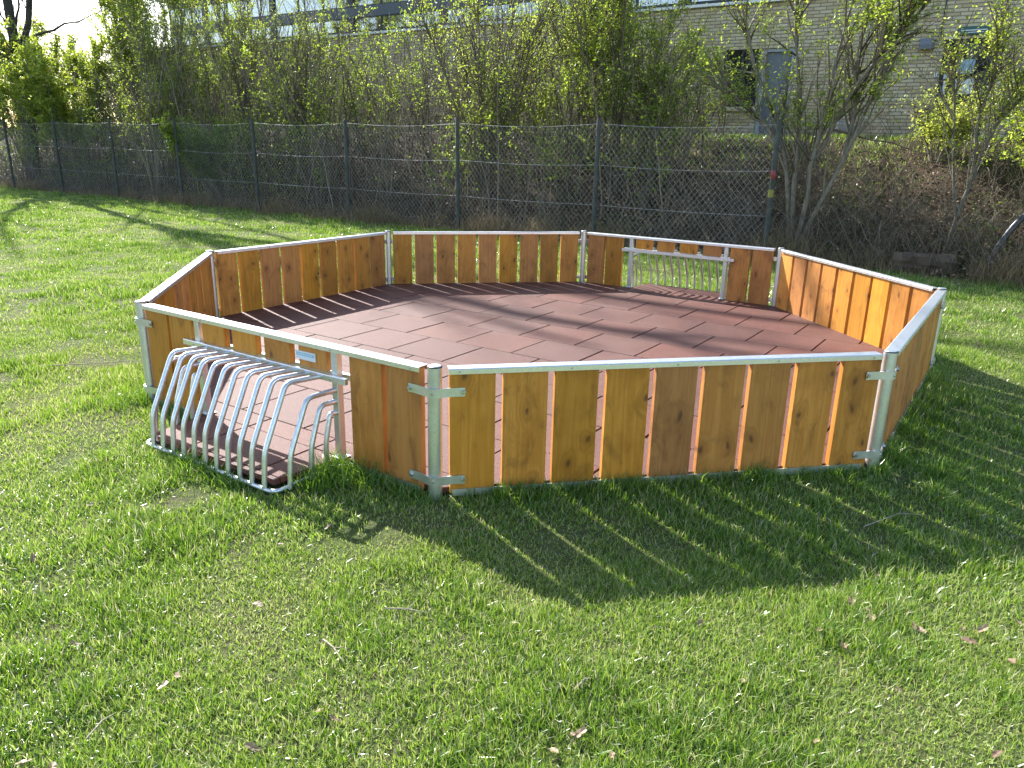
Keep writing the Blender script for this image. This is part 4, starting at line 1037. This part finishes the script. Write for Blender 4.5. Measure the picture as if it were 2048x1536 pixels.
def black_pipe():
    def at(a, b, z): x, y = ab1(a, b); return (x, y, z)
    b0, b1 = float(bank_z(-2.9, .75)), float(bank_z(-3.5, 1.0))
    mb = MB(); mb.tube(smooth_path([at(-2.86, .55, -.05), at(-2.92, .6, .36), at(-3.16, .72, .86), at(-3.75, 1.0, 1.25), at(-4.6, 1.4, 1.4)], .3, 8), .042, 12)
    tag(mb.build('black_pipe', simple('dark_plastic_pipe', (.03, .034, .042), .4)), 'thick black plastic pipe curving out of the bank at the right edge', 'pipe')
black_pipe()

def leaf_mesh(seed, size):
    r_ = random.Random(seed); vs = [(0, 0, .012)]; n = 14
    lobes = r_.choice((3, 4, 5)); curl = r_.uniform(.1, .4)
    for k in range(n):
        a = 2*math.pi*k/n; rr = size*(.32+.18*abs(math.sin(a*lobes/2+.4)))*(1.25 if abs(math.cos(a)) > .7 else .8)
        x, y = rr*math.cos(a), rr*math.sin(a)*.8; vs.append((x, y, .008+abs(y)*curl*1.6+abs(x)*curl*.5+r_.uniform(0, .006)))
    vs.append((-size*.75, 0, .02))
    me = bpy.data.meshes.new('dry_leaf'); me.from_pydata(vs, [], [(0, 1+k, 1+(k+1) % n) for k in range(n)]); return me
def dry_leaves():
    t = NT('dry_leaf_brown'); nz = t.noise(t.obj(), 45, 4); rnd = t.n('ObjectInfo').outputs['Random']
    c = t.mix(nz, (.09, .05, .028), (.26, .17, .10)); c = t.mix(t.math('MULTIPLY', rnd, .6), c, (.36, .28, .16))
    b = t.bsdf(Base_Color=c, Roughness=.55); tr = t.n('BsdfTranslucent', {'Color': c}); mt = t.done(t.n('MixShader', {0: .25, 1: b.outputs[0], 2: tr.outputs[0]}))
    ms = [leaf_mesh(k, random.uniform(.026, .044)) for k in range(6)]
    for m_ in ms: set_mat(m_, mt)
    spots = SPOTS+FLOOR_SPOTS
    for k, (x, y) in enumerate(spots):
        o = inst('dry_leaf', ms[k % 6], None, (x, y, (gz1(x, y)+.012 if k < len(SPOTS) else FLOOR_Z+.006)+random.uniform(0, .012)), (random.uniform(-.5, .5), random.uniform(-.5, .5), random.uniform(0, 6.28)), (random.uniform(.7, 1.15),)*3)
        if k < len(SPOTS): tag(o, 'curled dry brown leaf lying on the lawn', 'leaf', 'dry leaves fallen on the lawn')
        else: o.scale = (.7, .7, .7); tag(o, ['small dry leaf on the red floor before the far goal', 'small dry leaf on the red floor near the right hand panel', 'small dry leaf on the red floor close to the front panel'][k-len(SPOTS)], 'leaf', 'dry leaves on the red floor')
SPOTS = []
FLOOR_SPOTS = [(1.72, 1.62), (2.02, .62), (.45, -1.2)]
def twigs_on_lawn():
    mt = bark_mat('bleached_twig', (.20, .165, .11), (.40, .34, .25), 60)
    for pts, r_, lab in TWIGS:
        mb = MB(); n = len(pts); mb.tube([(x, y, gz1(x, y)+.022+.010*math.sin(k*1.9)) for k, (x, y) in enumerate(pts)], [r_*.68*(1-.5*k/(n-1)) for k in range(n)], 6)
        if n > 2:
            x, y = pts[1]; dx, dy = pts[2][0]-x, pts[2][1]-y; mb.tube([(x, y, gz1(x, y)+.024), (x+dx*.35-dy*.35, y+dy*.35+dx*.35, gz1(x, y)+.034)], [r_*.6, r_*.3], 5)
        tag(mb.build('twig', mt), lab, 'twig', 'bleached twigs on the lawn')
TWIGS = []
SPOTS = [(-2.107, -3.089), (-1.194, -4.23), (-1.219, -4.279), (-0.705, -4.376), (-0.663, -4.395), (-0.864, -4.514), (-1.376, -4.611), (-1.459, -4.597), (-1.084, -3.814), (-0.956, -3.261), (0.046, -4.423), (0.068, -4.412), (0.297, -4.553), (0.148, -4.486), (0.525, -3.853), (1.146, -3.68), (1.184, -3.731), (1.172, -3.787), (0.944, -3.876), (0.994, -3.975), (1.301, -3.827), (1.323, -3.856), (1.477, -3.832), (1.462, -3.907), (1.55, -3.828), (1.554, -4.014), (1.707, -3.773), (0.999, -3.96), (1.088, -4.176), (1.251, -4.435), (0.749, -4.42), (-3.297, -1.109), (-2.325, -2.996), (-2.084, -3.565), (-1.613, -4.083), (0.603, -4.164), (3.824, 0.34), (3.479, 0.134), (4.17, 0.376), (-1.13, -3.405), (-0.406, -4.584), (-0.013, -4.484), (1.323, -2.568), (1.856, -2.908), (1.326, -3.481)]
TWIGS = [([(-3.609, -1.009), (-3.447, -1.007), (-3.288, -0.898), (-3.031, -0.818)], 0.006, 'long bleached twig on the lawn left of the near goal'), ([(-0.792, -4.012), (-0.745, -4.065), (-0.697, -4.124)], 0.006, 'short thick bleached twig lying before the front post'), ([(-1.341, -4.498), (-1.328, -4.437), (-1.315, -4.384)], 0.005, 'pale straight twig in the lower left lawn'), ([(-0.612, -3.83), (-0.537, -3.842), (-0.455, -3.841)], 0.0045, 'thin curved twig just below the shadow of the front panel'), ([(0.057, -4.227), (0.091, -4.19), (0.116, -4.164)], 0.006, 'stubby pale twig in the middle of the foreground lawn'), ([(1.429, -3.087), (1.637, -2.974), (1.764, -2.95)], 0.004, 'thin twig in the shaded grass right of the right post')]
dry_leaves(); twigs_on_lawn()
